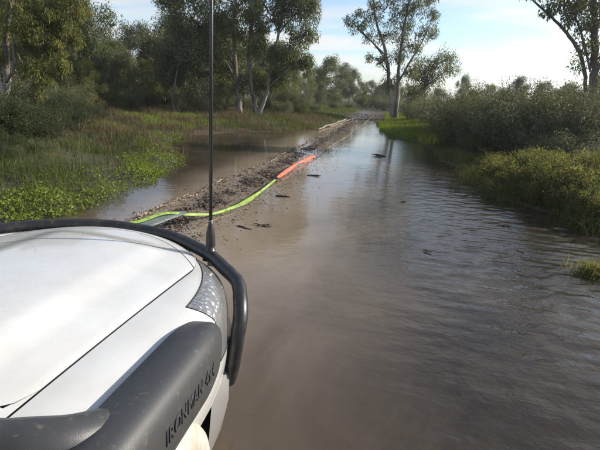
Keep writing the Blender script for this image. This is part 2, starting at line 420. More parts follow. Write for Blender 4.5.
def make_tree(name, label, cat, base, trunks, blobs, leaf='gum_leaf', bark='pale_bark', per=46, sub_r=.42, subs_per=9,
              Lr=(.14, .24), Wr=(.032, .062), droop=1.0, group=None, twigs=True):
    """trunks: polylines [(x,y,z,r)...] relative to base; blobs: (x,y,z,rx,ry,rz,weight) relative to base"""
    root = empty(name, base, label, cat, group)
    tpts = []
    for tl in trunks:
        P = spline([t[:3] for t in tl], 6); rr = .68 * np.interp(np.linspace(0, len(tl) - 1, len(P)), range(len(tl)), [t[3] for t in tl])
        for i, p in enumerate(P):
            if 0 < i: p += Vector((random.gauss(0, .22), random.gauss(0, .22), 0)) * rr[i] * .8
        mb = MB(); mb.tube(P, rr, 9)
        link('trunk', mb.mesh('trunk'), M[bark], root)
        tpts += [(p, r) for p, r in zip(P, rr)]
    br = MB(); subs = []
    for (x, y, z, rx, ry, rz, wgt) in blobs:
        c = Vector((x, y, z))
        # start the limb at the trunk point that is lowish and near
        best = min(tpts, key=lambda t: (t[0] - c).length + (0 if t[0].z < z - .75 * math.hypot(t[0].x - x, t[0].y - y) - .1 else 3.0) + (4.0 if t[0].z < .5 * z else 0))
        s, r0 = best; r1 = max(.010, min(r0 * .45, .05))
        mid = s.lerp(c, .5) + Vector((random.gauss(0, .12), random.gauss(0, .12), random.uniform(.02, .18))) * (c - s).length * .6
        limb = spline([s, mid, c], 4)
        lb_ = MB() if twigs else br
        lb_.tube(limb, list(np.linspace(r1, r1 * .4, len(limb))), 6 if twigs else 4, False)
        if twigs: link('limb', lb_.mesh('limb'), M[bark if random.random() < .5 else 'twig'], root)
        k = max(3, int(subs_per * wgt))
        for j in range(k):
            q = Vector(rng.normal(size=3)).normalized() * (rng.uniform(.15, 1) ** .5)
            sc = c + Vector((q.x * rx, q.y * ry, q.z * rz))
            subs.append((sc.x, sc.y, sc.z, sub_r * rng.uniform(.6, 1.3)))
            if twigs:
                s0 = limb[random.randint(len(limb) // 2, len(limb) - 1)]
                mid = s0.lerp(sc, .5) + Vector((random.gauss(0, .1), random.gauss(0, .1), random.uniform(0, .15))) * (sc - s0).length * .5
                br.tube([s0, mid, sc], [r1 * .38, r1 * .28, .006], 4, False)
    if br.v: tag(link('twigs' if twigs else 'branches', br.mesh('branches'), M['twig'], root), kind='stuff')
    link('crown', crown_leaves('crown', subs, per, sub_r, Lr, Wr, droop), M[leaf], root)
    return root
def children(o): return [c for c in COL.objects if c.parent == o]
KIDS = {}
def copy_tree(root, loc, rz=0., sc=1., label=None, group=None):
    if root.name not in KIDS: KIDS[root.name] = children(root)
    c = root.copy(); COL.objects.link(c); c.location = loc; c.rotation_euler = (0, 0, rz)
    c.scale = (sc, sc, sc) if not hasattr(sc, '__len__') else sc
    if label: c['label'] = label
    if group: c['group'] = group
    for ch in KIDS[root.name]:
        d = ch.copy(); COL.objects.link(d); d.parent = c
    return c
def gz(x, y): return float(hgt(x, y))

# px blob helper: blob at photo pixel at distance Y, radii given in metres, relative to base
def pb(base, u, v, Y, rx, rz=None, w=1.0, ry=None):
    p = at(u, v, Y) - Vector(base)
    return (p.x, p.y, p.z, rx, ry or rx, rz or rx * .75, w)
def pt(base, u, v, Y, r):
    p = at(u, v, Y) - Vector(base)
    return (p.x, p.y, p.z, r)

# ------------------------------------------------------------------ TREES
# D: the big pair of pale-trunked gums left of centre
Y0 = 26.5
p = at(241, 118, Y0); bD = (p.x, p.y, gz(p.x, p.y) - .1)
make_tree('gum_tree', 'tall gum with one pale leaning trunk just right of the antenna, in the left group', 'tree', bD,
    [[(0, 0, 0, .26), pt(bD, 238, 95, Y0, .22), pt(bD, 235, 62, Y0, .19), pt(bD, 234, 25, Y0, .15), pt(bD, 238, -20, Y0, .10), pt(bD, 244, -60, Y0, .05)]],
    [pb(bD, u, v, Y0 + dy, r, w=w) for u, v, dy, r, w in [(190, 20, 0, 1.5, 1.4), (205, -10, .5, 1.5, 1.4), (222, -35, 0, 1.6, 1.4), (250, -45, 0, 1.6, 1.2), (180, 45, .6, 1.1, 1), (208, 50, -.5, 1.1, 1.1),
     (225, 15, -.8, 1.3, 1.2), (245, 0, .5, 1.3, 1), (200, 75, .4, .8, .8), (228, 62, .8, .8, .7), (175, 0, .6, 1.2, 1.1), (215, 30, 1, 1.2, 1.1)]],
    bark='white_bark', per=115, sub_r=.46, subs_per=20)
Y0 = 26
p = at(258, 120, Y0); bD2 = (p.x, p.y, gz(p.x, p.y) - .1)
make_tree('gum_tree', 'tall gum forking near the ground into a dark and a pale trunk beside the track', 'tree', bD2,
    [[(0, 0, 0, .24), pt(bD2, 252, 92, Y0, .20), pt(bD2, 249, 60, Y0, .17), pt(bD2, 252, 20, Y0, .12), pt(bD2, 256, -30, Y0, .06)],
     [(.05, 0, .1, .2), pt(bD2, 266, 96, Y0, .16), pt(bD2, 270, 70, Y0, .14), pt(bD2, 277, 40, Y0, .11), pt(bD2, 284, 0, Y0, .07), pt(bD2, 290, -35, Y0, .03)]],
    [pb(bD2, u, v, Y0 + dy, r, w=w) for u, v, dy, r, w in [(265, 15, 0, 1.3, 1.2), (290, 10, .4, 1.3, 1.2), (300, 35, 0, .9, 1), (296, -15, 0, 1.2, 1), (270, -25, .5, 1.5, 1.2), (285, 55, .2, 1.0, 1.1),
     (262, 50, -.4, 1.0, 1), (272, 78, .6, .9, .9), (302, 60, .3, .6, .6), (250, 30, .8, 1.2, 1.1), (308, 5, 0, .7, .7), (305, -8, .2, .9, .7), (258, 80, 1, .8, .7)]],
    bark='white_bark', per=115, sub_r=.44, subs_per=19)
# C: slim multi-stemmed pale tree at left
Y0 = 25
p = at(175, 121, Y0); bC = (p.x, p.y, gz(p.x, p.y) - .1)
make_tree('gum_tree', 'slender grey-green gum with two thin white stems standing behind the brown reeds', 'tree', bC,
    [[(0, 0, 0, .12), pt(bC, 173, 100, Y0, .1), pt(bC, 176, 78, Y0, .07), pt(bC, 180, 45, Y0, .04)], [(.1, 0, 0, .1), pt(bC, 180, 102, Y0, .08), pt(bC, 186, 80, Y0, .05)]],
    [pb(bC, u, v, Y0 + dy, r, w=w) for u, v, dy, r, w in [(178, 45, 0, 1.1, 1.1), (165, 55, .4, .9, 1), (190, 60, 0, .9, 1), (180, 30, .3, .9, .9), (160, 75, .3, .8, .8), (195, 82, .2, .8, .8), (175, 70, .5, .9, 1), (186, 95, .4, .7, .6)]],
    leaf='grey_leaf', bark='white_bark', per=90, sub_r=.46, subs_per=16)
# A: the near tree on the far left
Y0 = 12
p = at(14, 152, Y0); bA = (p.x, p.y, gz(p.x, p.y) - .1)
make_tree('gum_tree', 'nearest gum at far left with olive leaves hanging over a dark and white trunk', 'tree', bA,
    [[(0, 0, 0, .075), pt(bA, 8, 125, Y0, .07), pt(bA, 3, 98, Y0, .065), pt(bA, -2, 70, Y0, .06), pt(bA, -6, 30, Y0, .05), pt(bA, -8, -10, Y0, .03)],
     [pt(bA, 4, 150, Y0 + .5, .19), pt(bA, 6, 105, Y0 + .5, .17), pt(bA, 7, 70, Y0 + .5, .15), pt(bA, 6, 40, Y0 + .5, .12), pt(bA, 12, 0, Y0 + .5, .08), pt(bA, 18, -40, Y0 + .5, .04)],
     [pt(bA, 7, 82, Y0 + .4, .08), pt(bA, 14, 66, Y0 + .3, .075), pt(bA, 15, 45, Y0 + .3, .07), pt(bA, 26, 32, Y0 + .3, .05), pt(bA, 36, 20, Y0 + .4, .04), pt(bA, 52, -8, Y0 + .5, .025)],
     [pt(bA, 13, 95, Y0 + .6, .04), pt(bA, 28, 84, Y0 + .8, .035), pt(bA, 45, 70, Y0 + .9, .028), pt(bA, 62, 52, Y0 + 1, .015)]],
    [pb(bA, u, v, Y0 + dy, r, w=w) for u, v, dy, r, w in [(22, 12, 0, .45, .9), (38, 30, .2, .4, .9), (52, 15, .4, .45, .9), (36, 2, .3, .5, .9), (60, -8, .6, .5, 1), (-15, 15, 0, .6, .8), (68, 28, .6, .33, .8),
     (44, 50, .4, .35, .8), (60, 46, .6, .32, .7), (30, 66, .2, .28, .6), (46, 76, .5, .28, .6), (64, 64, .7, .25, .5), (-12, 55, .3, .4, .7), (76, 8, .8, .4, .8), (28, 45, .4, .25, .5), (78, 40, .8, .22, .4), (16, 30, -.2, .3, .5), (55, 32, .9, .3, .6), (38, 88, .6, .2, .4), (72, -12, .7, .5, .9), (8, -8, .3, .5, .9)]],
    leaf='gum_leaf_olive', bark='pale_bark', per=75, sub_r=.2, subs_per=16, Lr=(.09, .16), Wr=(.017, .032), droop=1.3)
# F: tall thin-crowned gum right of the track
Y0 = 33
p = at(394, 116, Y0); bF = (p.x, p.y, gz(p.x, p.y) - .1)
make_tree('gum_tree', 'tall open-crowned gum with spreading stems at the right edge of the track', 'tree', bF,
    [[(0, 0, 0, .28), pt(bF, 390, 85, Y0, .2), pt(bF, 385, 50, Y0, .15), pt(bF, 376, 20, Y0, .10), pt(bF, 372, -15, Y0, .05)],
     [(.2, 0, 0, .24), pt(bF, 398, 80, Y0, .17), pt(bF, 402, 40, Y0, .13), pt(bF, 408, 5, Y0, .08), pt(bF, 414, -30, Y0, .04)],
     [pt(bF, 397, 85, Y0, .12), pt(bF, 410, 62, Y0, .10), pt(bF, 424, 38, Y0, .06), pt(bF, 436, 10, Y0, .03)],
     [pt(bF, 385, 55, Y0, .08), pt(bF, 368, 38, Y0, .06), pt(bF, 352, 22, Y0, .03)]],
    [pb(bF, u, v, Y0 + dy, r, w=w) for u, v, dy, r, w in [(372, 12, 0, 1.2, .9), (360, 32, .3, .8, .6), (388, 5, 0, 1.3, 1), (402, 20, .5, 1.2, 1), (384, 35, .3, 1.0, .8), (415, 5, 0, 1.2, .9), (424, 28, .2, .8, .6),
     (408, 45, 0, .9, .8), (394, 58, .3, .9, .8), (376, 58, .4, .7, .5), (352, 22, .2, .5, .35), (400, -20, 0, 1.5, 1), (375, -20, 0, 1.4, .9), (425, -15, .4, 1.2, .8), (392, 80, .4, .8, .6), (412, 70, .5, .8, .6), (436, 14, 0, .5, .5), (430, -2, .1, .6, .5)]],
    per=85, sub_r=.40, subs_per=15)
Y0 = 36
p = at(428, 118, Y0); bG = (p.x, p.y, gz(p.x, p.y) - .1)
make_tree('gum_tree', 'low bushy dark gum just right of the tall open-crowned one', 'tree', bG,
    [[(0, 0, 0, .2), pt(bG, 424, 95, Y0, .16), pt(bG, 428, 75, Y0, .1), pt(bG, 438, 58, Y0, .05)]],
    [pb(bG, u, v, Y0 + dy, r, w=w) for u, v, dy, r, w in [(428, 62, 0, 1.2, 1.1), (445, 60, .3, 1.1, 1), (415, 78, .2, 1.1, 1), (438, 78, 0, 1.2, 1), (452, 68, .3, .6, .5), (425, 92, 0, 1, .8), (408, 95, .5, .9, .7)]],
    per=85, sub_r=.52, subs_per=16)
# I: right-edge tree
Y0 = 17
p = at(592, 118, Y0); bI = (p.x, p.y, gz(p.x, p.y) - .1)
make_tree('gum_tree', 'sparse dark tree at the right edge with a limb reaching over the scrub', 'tree', bI,
    [[(0, 0, 0, .2), pt(bI, 593, 90, Y0, .19), pt(bI, 595, 50, Y0, .16), pt(bI, 594, 10, Y0, .12), pt(bI, 598, -40, Y0, .07)],
     [pt(bI, 586, 92, Y0 + .2, .09), pt(bI, 582, 60, Y0 + .2, .09), pt(bI, 572, 40, Y0 + .2, .08), pt(bI, 555, 20, Y0 + .2, .06), pt(bI, 535, 2, Y0 + .2, .045), pt(bI, 520, -15, Y0 + .2, .03)],
     [pt(bI, 590, 70, Y0, .06), pt(bI, 580, 30, Y0, .05), pt(bI, 568, 0, Y0, .03)]],
    [pb(bI, u, v, Y0 + dy, r, w=w) for u, v, dy, r, w in [(582, 12, 0, .6, .7), (600, 20, .3, .7, .8), (568, -5, 0, .6, .6), (596, -15, .2, .9, 1), (612, 45, .3, .7, .8), (540, -15, .2, .5, .5), (570, 22, .4, .35, .3), (620, 5, 0, .9, 1), (604, 60, .2, .4, .6), (586, 45, .2, .3, .5), (590, 28, .1, .45, .9), (575, 8, .3, .45, .8), (560, 2, .2, .4, .6), (600, 0, -.2, .6, 1), (548, 8, .2, .25, .4), (612, 75, .3, .35, .5), (578, 62, .3, .2, .25)]],
    bark='dark_bark', leaf='gum_leaf', per=46, sub_r=.26, subs_per=11, Lr=(.1, .17))

# generic background gums: five shapes, about 8 m tall, copied
def generic(name, label, seed, leaf, bark, h=8.0, wide=2.6, low=.25, sub_r=.62, per=85):
    random.seed(seed)
    tl = [[(0, 0, 0, .17), (random.gauss(0, .2), random.gauss(0, .2), h * .3, .14), (random.gauss(0, .4), random.gauss(0, .4), h * .6, .09), (random.gauss(0, .5), random.gauss(0, .5), h * .92, .03)]]
    if seed % 2: tl.append([(.15, 0, 0, .13), (.7, random.gauss(0, .4), h * .35, .10), (1.4, random.gauss(0, .5), h * .7, .04)])
    bl = []
    for i in range(15):
        t = low + (1 - low) * (i + .5) / 15; a = i * 2.4 + seed; rr = wide * (math.sin(math.pi * min(1, (t - low) / (1 - low) * .85 + .15)) ** .7) * random.uniform(.35, .85)
        bl.append((rr * math.cos(a), rr * math.sin(a), h * t, random.uniform(.8, 1.25), random.uniform(.8, 1.25), random.uniform(.6, .95), random.uniform(.8, 1.2)))
    return make_tree(name, label, 'tree', (0, 0, 0), tl, bl, leaf=leaf, bark=bark, per=per, sub_r=sub_r, subs_per=13, Lr=(.16, .28), Wr=(.04, .08), twigs=False)
LB = 'dark green gum in the dense stand of trees beyond the left bank'
GB = 'gums in the dense stand beyond the left bank'
gen = [generic('gum_tree', LB, 3, 'gum_leaf', 'pale_bark'), generic('gum_tree', LB, 4, 'grey_leaf', 'dark_bark', 8, 2.2, .2),
       generic('gum_tree', LB, 5, 'gum_leaf_olive', 'pale_bark', 8, 2.8, .15), generic('gum_tree', LB, 8, 'gum_leaf', 'dark_bark', 8, 2.4, .12), generic('gum_tree', LB, 13, 'grey_leaf', 'pale_bark', 8, 3.0, .3)]
ZT = [[(0, 'at the left margin of the view'), (30, 'behind the nearest gum'), (55, 'just right of the nearest gum'), (80, 'above the waterside grass'), (105, 'below the dip in the skyline'), (128, 'behind the widest brown reeds'), (156, 'left of the white-stemmed slender gum'), (185, 'behind the white-stemmed slender gum'), (212, 'behind the antenna'), (240, 'behind the leaning pale trunk'), (275, 'behind the forked gum'), (999, 'right of the forked gum')],
      [(378, 'left of the tall open-crowned gum'), (402, 'behind the tall open-crowned gum'), (450, 'behind the low bushy dark gum'), (470, 'right of the low bushy dark gum'), (500, 'over the left part of the scrub'), (530, 'over the middle of the scrub'), (565, 'under the bright part of the sky'), (585, 'left of the right-edge tree'), (612, 'behind the right-edge tree'), (640, 'right of the right-edge tree'), (999, 'at the right margin of the view')]]
def zone_(u, k): return next(t for lim, t in ZT[k] if u < lim)
used = set()
SEEN = {}
def put(k, u, vtop, Y, label, group, wide=1.0):
    kind = ['dark green pale-barked', 'grey-leaved dark-barked', 'olive-leaved', 'dark bushy', 'grey-leaved broad'][k]
    if group == GB: label = kind + ' gum in the stand, ' + ['nearer', 'middle', 'far'][sum(Y > c for c in (27.5, 36))] + ' row, ' + zone_(u, 0)
    elif group == GE: label = kind + ' far gum ' + ('just right of the forked gum' if u < 316 else 'at the left of the far clump' if u < 328 else 'in the middle of the far clump' if u < 348 else 'at the right of the far clump') + (', set further back' if Y > 62 else '')
    elif group == GF: label = kind + ' small far gum ' + zone_(u, 1) + (', on the horizon' if Y > 58 else '')
    """a generic gum whose top shows at photo pixel (u, vtop), Y metres up the track"""
    p = at(u, vtop, Y); z0 = gz(p.x, Y) - .1; s = (p.z - z0) / 8.3
    rz = random.uniform(0, 6.28); sc = (s * wide, s * wide, s)
    if k not in used:
        used.add(k); o = gen[k]; o.location = (p.x, Y, z0); o.rotation_euler = (0, 0, rz); o.scale = sc; o['label'] = label; o['group'] = group
        KIDS[o.name] = children(o)
        return o
    return copy_tree(gen[k], (p.x, Y, z0), rz, sc, label, group)
for k, u, vt, Y, w in [(0, 62, -30, 26, 1), (3, 35, -45, 24, 1), (2, 20, -15, 20, 1), (1, 95, 22, 34, 1.1), (3, 112, 38, 31, 1.2), (4, 134, 22, 36, 1.1), (0, 152, 30, 40, 1.2), (1, 76, 12, 30, 1.1),
                       (2, 48, 20, 33, 1.2), (4, 5, -20, 30, 1.2), (3, 170, 12, 38, 1.1), (0, 192, 20, 36, 1.1), (3, 210, 30, 42, 1.2), (1, 228, 38, 38, 1.2), (4, 122, 50, 27, 1), (2, 148, 58, 28, 1), (1, 268, 45, 44, 1.2), (3, 290, 52, 40, 1.1),
                       (0, -30, -30, 24, 1.1), (3, -70, -40, 27, 1.2), (2, -60, 0, 16, 1), (1, -110, -30, 25, 1.2), (4, 98, 55, 25, 1), (3, 62, 45, 22, 1), (2, 85, 60, 21, .9), (3, 222, 22, 36, 1.2), (0, 246, 30, 38, 1.2), (4, 262, 62, 35, 1.2), (3, 278, 40, 42, 1.2), (1, 200, 55, 33, 1.1), (0, 182, 62, 34, 1)]:
    put(k, u, vt, Y, LB, GB, w)
LE = 'hazy far gum on the left side of the track near where it vanishes'
GE = 'far gums where the track vanishes'
for k, u, vt, Y, w in [(0, 318, 66, 62, 1.2), (3, 331, 56, 60, 1.3), (1, 344, 64, 66, 1.2), (4, 353, 68, 64, 1), (2, 308, 72, 55, 1.1), (3, 364, 84, 80, 1), (1, 322, 82, 50, 1), (0, 358, 88, 75, 1.2), (4, 300, 78, 48, 1), (0, 371, 80, 88, 1.3), (1, 378, 86, 105, 1.4), (2, 366, 90, 58, .9)]:
    put(k, u, vt, Y, LE, GE, w)
LF = 'small far gum behind the dark scrub on the right'
GF = 'far gums behind the right scrub'
for k, u, vt, Y, w in [(1, 383, 84, 95, 1.3), (3, 398, 82, 70, 1.3), (0, 466, 74, 48, .6), (2, 492, 84, 55, 1.2), (3, 521, 76, 46, 1), (1, 545, 82, 60, 1.4), (4, 440, 88, 52, 1.3), (0, 572, 82, 42, 1), (3, 600, 75, 40, 1), (1, 630, 70, 36, 1), (2, 660, 60, 34, 1), (4, 505, 88, 70, 1.5), (0, 560, 88, 75, 1.6), (3, 474, 90, 75, 1.6), (1, 610, 86, 70, 1.6), (3, 388, 80, 88, 1.3), (0, 396, 86, 60, 1), (2, 410, 84, 78, 1.4), (4, 384, 88, 118, 1.7), (1, 420, 86, 95, 1.6)]:
    put(k, u, vt, Y, LF, GF, w)

# ------------------------------------------------------------------ SHRUBS
def make_shrub(name, label, seed, h, w, leaf, nst=60, per=70, sub_r=.22, Lr=(.05, .09), Wr=(.012, .022), droop=.2, stemc='twig', group=None):
    random.seed(seed)
    root = empty(name, (0, 0, 0), label, 'shrub', group)
    mb = MB(); subs = []
    for i in range(nst):
        a = random.uniform(0, 6.28); r = w * random.uniform(.1, 1) ** .6; b0 = Vector((math.cos(a) * r * .35, math.sin(a) * r * .35, -.05))
        top = Vector((math.cos(a) * r, math.sin(a) * r, h * random.uniform(.35, 1) * (1 - .35 * (r / w) ** 2)))
        mid = b0.lerp(top, .55) + Vector((random.gauss(0, .08), random.gauss(0, .08), .12)) * h
        P = spline([b0, mid, top], 3); mb.tube(P, list(np.linspace(.012 * h ** .5, .003, len(P))), 4, False)
        subs.append((*top, sub_r * random.uniform(.6, 1.3)))
        for t in (.5, .75):
            q = P[int(t * (len(P) - 1))]; subs.append((q.x + random.gauss(0, .1) * w, q.y + random.gauss(0, .1) * w, q.z, sub_r * random.uniform(.5, 1.1)))
    link('stems', mb.mesh('stems'), M[stemc], root)
    link('foliage', crown_leaves('foliage', subs, per, sub_r, Lr, Wr, droop), M[leaf], root)
    return root
shr = {
 'big': make_shrub('scrub_bush', '', 21, 2.4, 1.5, 'scrub_leaf', 60, 75, .34, (.07, .14), (.016, .03), -.1),
 'big2': make_shrub('scrub_bush', '', 22, 2.2, 1.6, 'grey_leaf', 62, 75, .32, (.07, .13), (.014, .026), .1),
 'wisp': make_shrub('wispy_bush', '', 23, 1.6, .9, 'scrub_leaf', 46, 60, .2, (.06, .11), (.008, .014), -.6),
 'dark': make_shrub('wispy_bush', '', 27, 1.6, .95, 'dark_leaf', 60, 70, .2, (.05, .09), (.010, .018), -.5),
 'low': make_shrub('low_bush', '', 24, .9, .7, 'grey_leaf', 46, 60, .15, (.04, .08), (.010, .02), -.2),
}
sused = set()
def puts(k, x, y, h, label, group, wide=1.0):
    s = h / {'big': 2.4, 'big2': 2.2, 'wisp': 1.6, 'dark': 1.6, 'low': .9}[k]; loc = (x, y, gz(x, y) - .05); rz = random.uniform(0, 6.28); sc = (s * wide, s * wide, s)
    if k not in sused:
        sused.add(k); o = shr[k]; o.location = loc; o.rotation_euler = (0, 0, rz); o.scale = sc; o['label'] = label; o['group'] = group; KIDS[o.name] = children(o); return o
    return copy_tree(shr[k], loc, rz, sc, label, group)
GW_, GN_, GR_ = 'understorey bushes on the left bank', 'low bushes at the left waterside', 'low bushes in the right bank weeds'
LS = 'dusky grey-green scrub bush in the thicket along the right bank'; GS = 'scrub bushes of the right bank thicket'
ZS = [(432, 'just right of the low bushy dark gum'), (458, 'behind the narrow far end of the right shore'), (484, 'above the dark scrub reflection'), (512, 'behind the far edge of the leafy weeds'), (540, 'behind the middle of the leafy weeds'), (568, 'left of the right-edge tree'), (608, 'in front of the right-edge tree'), (999, 'at the right margin of the view')]
ZL = [(0, 'at the left margin of the view'), (18, 'below the nearest gum'), (42, 'just right of the nearest gum'), (66, 'behind the waterside grass'), (92, 'where the brown reeds begin'), (118, 'behind the widest brown reeds'), (145, 'left of the white-stemmed slender gum'), (172, 'beside the white-stemmed slender gum'), (205, 'left of the antenna'), (235, 'right of the antenna'), (262, 'at the foot of the forked gum'), (295, 'right of the forked gum'), (325, 'beside the far pale logs'), (999, 'where the track vanishes')]
def zone(u, Z): return next(t for lim, t in Z if u < lim)
ADJ = {'big': 'dense dusky', 'big2': 'rounded grey-green', 'wisp': 'thin wispy', 'dark': 'dark feathery', 'low': 'low twiggy'}
def row_(Y, cuts): return ['front-row', 'middle-row', 'back-row'][sum(Y > c for c in cuts)]
def putpx(k, u, v, Y, vb, label, group, wide=1.0):
    if group == GS: label = ADJ[k] + ' ' + row_(Y, (15.2, 19.6)) + ' scrub bush ' + zone(u, ZS)
    elif group == GW_: label = ADJ[k] + ' ' + row_(Y, (16, 25)) + ' bush under the gums ' + zone(u, ZL)
    elif group == GN_: label = ADJ[k] + (' bush by the water edge ' if Y < 8 else ' bush in the grass ') + zone(u, ZL)
    elif group == GR_: label = ADJ[k] + ' light green bush in the weeds ' + zone(u, ZS)
    p = at(u, v, Y); x = p.x; puts(k, x, Y, max(.3, p.z - gz(x, Y)), label, group, wide)
for k, u, v, Y, w in [('big', 418, 96, 31, 1.1), ('big2', 436, 94, 28, 1.1), ('big', 452, 92, 22.5, 1.1), ('big2', 465, 90, 18, 1.1), ('big', 482, 88, 16.5, 1.1), ('big2', 500, 82, 15.5, 1.1), ('big', 520, 80, 15.5, 1.1),
                      ('big2', 540, 84, 15, 1.1), ('big', 560, 86, 15, 1.1), ('big2', 578, 84, 14.5, 1.1), ('big', 598, 84, 14.5, 1.1), ('big2', 628, 86, 17, 1.1), ('big', 660, 80, 16, 1.2),
                      ('big2', 455, 84, 24, 1.2), ('big', 490, 82, 22, 1.2), ('big2', 525, 80, 20, 1.2), ('big', 555, 82, 18, 1.2), ('big2', 590, 84, 16, 1.2), ('big', 625, 80, 15, 1.2), ('wisp', 462, 118, 17, 1.2), ('wisp', 482, 120, 15, 1.2)]:
    putpx(k, u, v, Y, 0, LS, GS, w)
LW = 'feathery dark green bush growing under the gums on the left bank'; GW = 'understorey bushes on the left bank'
for k, u, v, Y, w in [('big', 20, 80, 13.5, .9), ('big2', 50, 77, 16, 1), ('big', 75, 76, 18, 1), ('wisp', 8, 93, 10.5, 1.2), ('wisp', 30, 101, 10.8, 1.2), ('big2', -20, 68, 12, 1), ('big', 100, 78, 22, 1), ('big2', 125, 82, 24, 1),
                      ('big', 148, 88, 26, 1), ('big2', 200, 88, 27, 1), ('big', 222, 94, 27.5, .9), ('big2', 282, 95, 28, .8), ('big', 300, 98, 30, .9), ('big2', 316, 100, 36, .9), ('big', 265, 94, 30, 1), ('big2', 245, 91, 31, 1),
                      ('big', 180, 84, 30, 1), ('big', 335, 100, 45, 1), ('big', 366, 94, 62, 1.3), ('big2', 374, 95, 66, 1.3), ('big', 382, 94, 60, 1.3), ('big2', 389, 93, 55, 1.2), ('big2', 350, 100, 52, 1), ('big', 60, 66, 24, 1.2), ('big2', 90, 64, 28, 1.2), ('big', 115, 71, 30, 1.2), ('big2', 140, 72, 32, 1.2), ('big', 165, 76, 34, 1.2), ('big2', 30, 61, 20, 1.2), ('big2', 210, 76, 34, 1.2), ('big', 290, 85, 38, 1.2)]:
    putpx(k, u, v, Y, 0, LW, GW, w)
LN = 'low twiggy grey-green bush in the green grass at the left waterside'; GN = 'low bushes at the left waterside'
for u, v, Y, w in [(30, 150, 8.0, 1.1), (50, 156, 8.2, .8), (62, 138, 10.2, 1), (84, 140, 11.5, 1), (100, 150, 10, .7), (10, 152, 7.2, 1)]:
    putpx('low', u, v, Y, 0, LN, GN, w)
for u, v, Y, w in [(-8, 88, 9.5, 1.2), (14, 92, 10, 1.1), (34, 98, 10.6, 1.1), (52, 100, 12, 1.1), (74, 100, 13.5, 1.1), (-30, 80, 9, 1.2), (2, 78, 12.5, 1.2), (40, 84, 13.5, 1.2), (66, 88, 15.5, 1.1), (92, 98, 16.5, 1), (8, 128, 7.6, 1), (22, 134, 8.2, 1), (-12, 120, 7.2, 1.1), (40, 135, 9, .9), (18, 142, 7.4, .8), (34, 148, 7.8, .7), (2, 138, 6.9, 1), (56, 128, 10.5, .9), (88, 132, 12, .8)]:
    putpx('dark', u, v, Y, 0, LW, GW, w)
shr['weedy'] = make_shrub('weed_clump', '', 25, .7, .55, 'weed', 52, 95, .15, (.03, .075), (.008, .019), -.35)
GWD = 'light green weed clumps of the right bank'
for k, (u, v, Y, h, lb) in enumerate([(512, 172, 9.3, .55, 'small light green weed clump standing nearest to the drowned reeds'), (525, 160, 9.8, .7, 'yellow-green weed clump at the water edge, second along from the drowned reeds'), (505, 150, 11.2, .6, 'farthest light green weed clump on the right shore'), (540, 165, 9.2, .6, 'low yellow-green weed mound in the middle of the right shore'), (540, 148, 10.8, .8, 'tall light green weed mound in front of the middle scrub'),
      (558, 175, 8.6, .7, 'leafy yellow-green weed mound leaning over the water'), (560, 152, 10, .8, 'light green weed mound below the left limb of the right-edge tree'), (576, 190, 8.0, .55, 'low weed clump above the dark water on the right'), (580, 162, 9, .85, 'bushy light green weed mound below the right-edge tree'), (597, 178, 8.2, .75, 'weed mound cut by the right side of the view, lower one'), (600, 150, 9.6, .9, 'weed mound cut by the right side of the view, upper one'), (612, 200, 7.4, .6, 'weed clump just outside the right side of the view'), (592, 205, 7.5, .4, 'short weed tuft right at the waterline above the tussock'), (530, 180, 8.9, .4, 'short weed tuft at the waterline by the reeds')]):
    r_ = ray(u, v + 12); q = at(u, v, Y); s_ = h / .7; loc = (q.x, Y, max(gz(q.x, Y), -.05) - .03); sc = (s_ * random.uniform(.9, 1.3),) * 2 + (s_,)
    if k == 0: o = shr['weedy']; o.location = loc; o.scale = sc; o['label'] = lb; o['group'] = GWD; o['category'] = 'weed'; KIDS[o.name] = children(o)
    else: copy_tree(shr['weedy'], loc, random.uniform(0, 6.28), sc, lb, GWD)
LR = 'low bush rooted in the light green weeds of the right bank'; GR = 'low bushes in the right bank weeds'
for u, v, Y, w in [(548, 128, 13.5, 1), (590, 126, 12.5, 1.1)]:
    putpx('low', u, v, Y, 0, LR, GR, w)
# ------------------------------------------------------------------ GRASS, REEDS, WEEDS (countless: stuff)
def scatter(n, x0, x1, y0, y1, dens):
    x = rng.uniform(x0, x1, n); y = rng.uniform(y0, y1, n); k = rng.uniform(0, 1, n) < dens(x, y)
    x, y = x[k], y[k]; return x, y, hgt(x, y)
def patch(x, y, s, seed): return nss(-.25, .35, wob(x, y, s, seed))
# left: bright low herbs at the waterside
x, y, z = scatter(150000, -10, -3.7, 4.0, 14.5, lambda x, y: (z_ := hgt(x, y), (z_ > -.07) * (1 - nss(.25, 1.25, xl(y) - x + .4 * wob(x, y, .9, 2.2))) * (1 - .6 * nss(8.5, 10, y)) * (.25 + .75 * patch(x, y, 1.6, 1)))[1])
P = np.stack([x, y, z + rng.uniform(0, .14, len(x)) * (.5 + patch(x, y, 2.1, 6))], 1); D = rng.normal(size=(len(x), 3)); D[:, 2] = np.abs(D[:, 2]) * .7 + .1
tag(link('waterside_herbs', leaves_mesh('waterside_herbs', P, unit(D), rng.uniform(.025, .055, len(x)), rng.uniform(.014, .03, len(x)), rng.normal(.5, .22, len(x)), .1), M['herb']),
    'bright green low leafy plants along the left water edge', 'plants', kind='stuff')
# left: grass sward behind
x, y, z = scatter(230000, -26, -4.0, 4.5, 24, lambda x, y: (hgt(x, y) > -.03) * nss(.1, 1.2, xl(y) - x) * np.clip(1.8 - (y - 4) / 7, .16, 1) * (.35 + .65 * patch(x, y, .55, 2)))
P = np.stack([x, y, z - .01], 1)
tag(link('grass', blades_mesh('grass', P, rng.uniform(.08, .26, len(x)) * (.6 + .8 * patch(x, y, 1.1, 3)), rng.uniform(.006, .014, len(x)), rng.normal(.32, .22, len(x)), .45), M['grass']),
    'green grass of the left bank behind the leafy water edge', 'grass', kind='stuff')
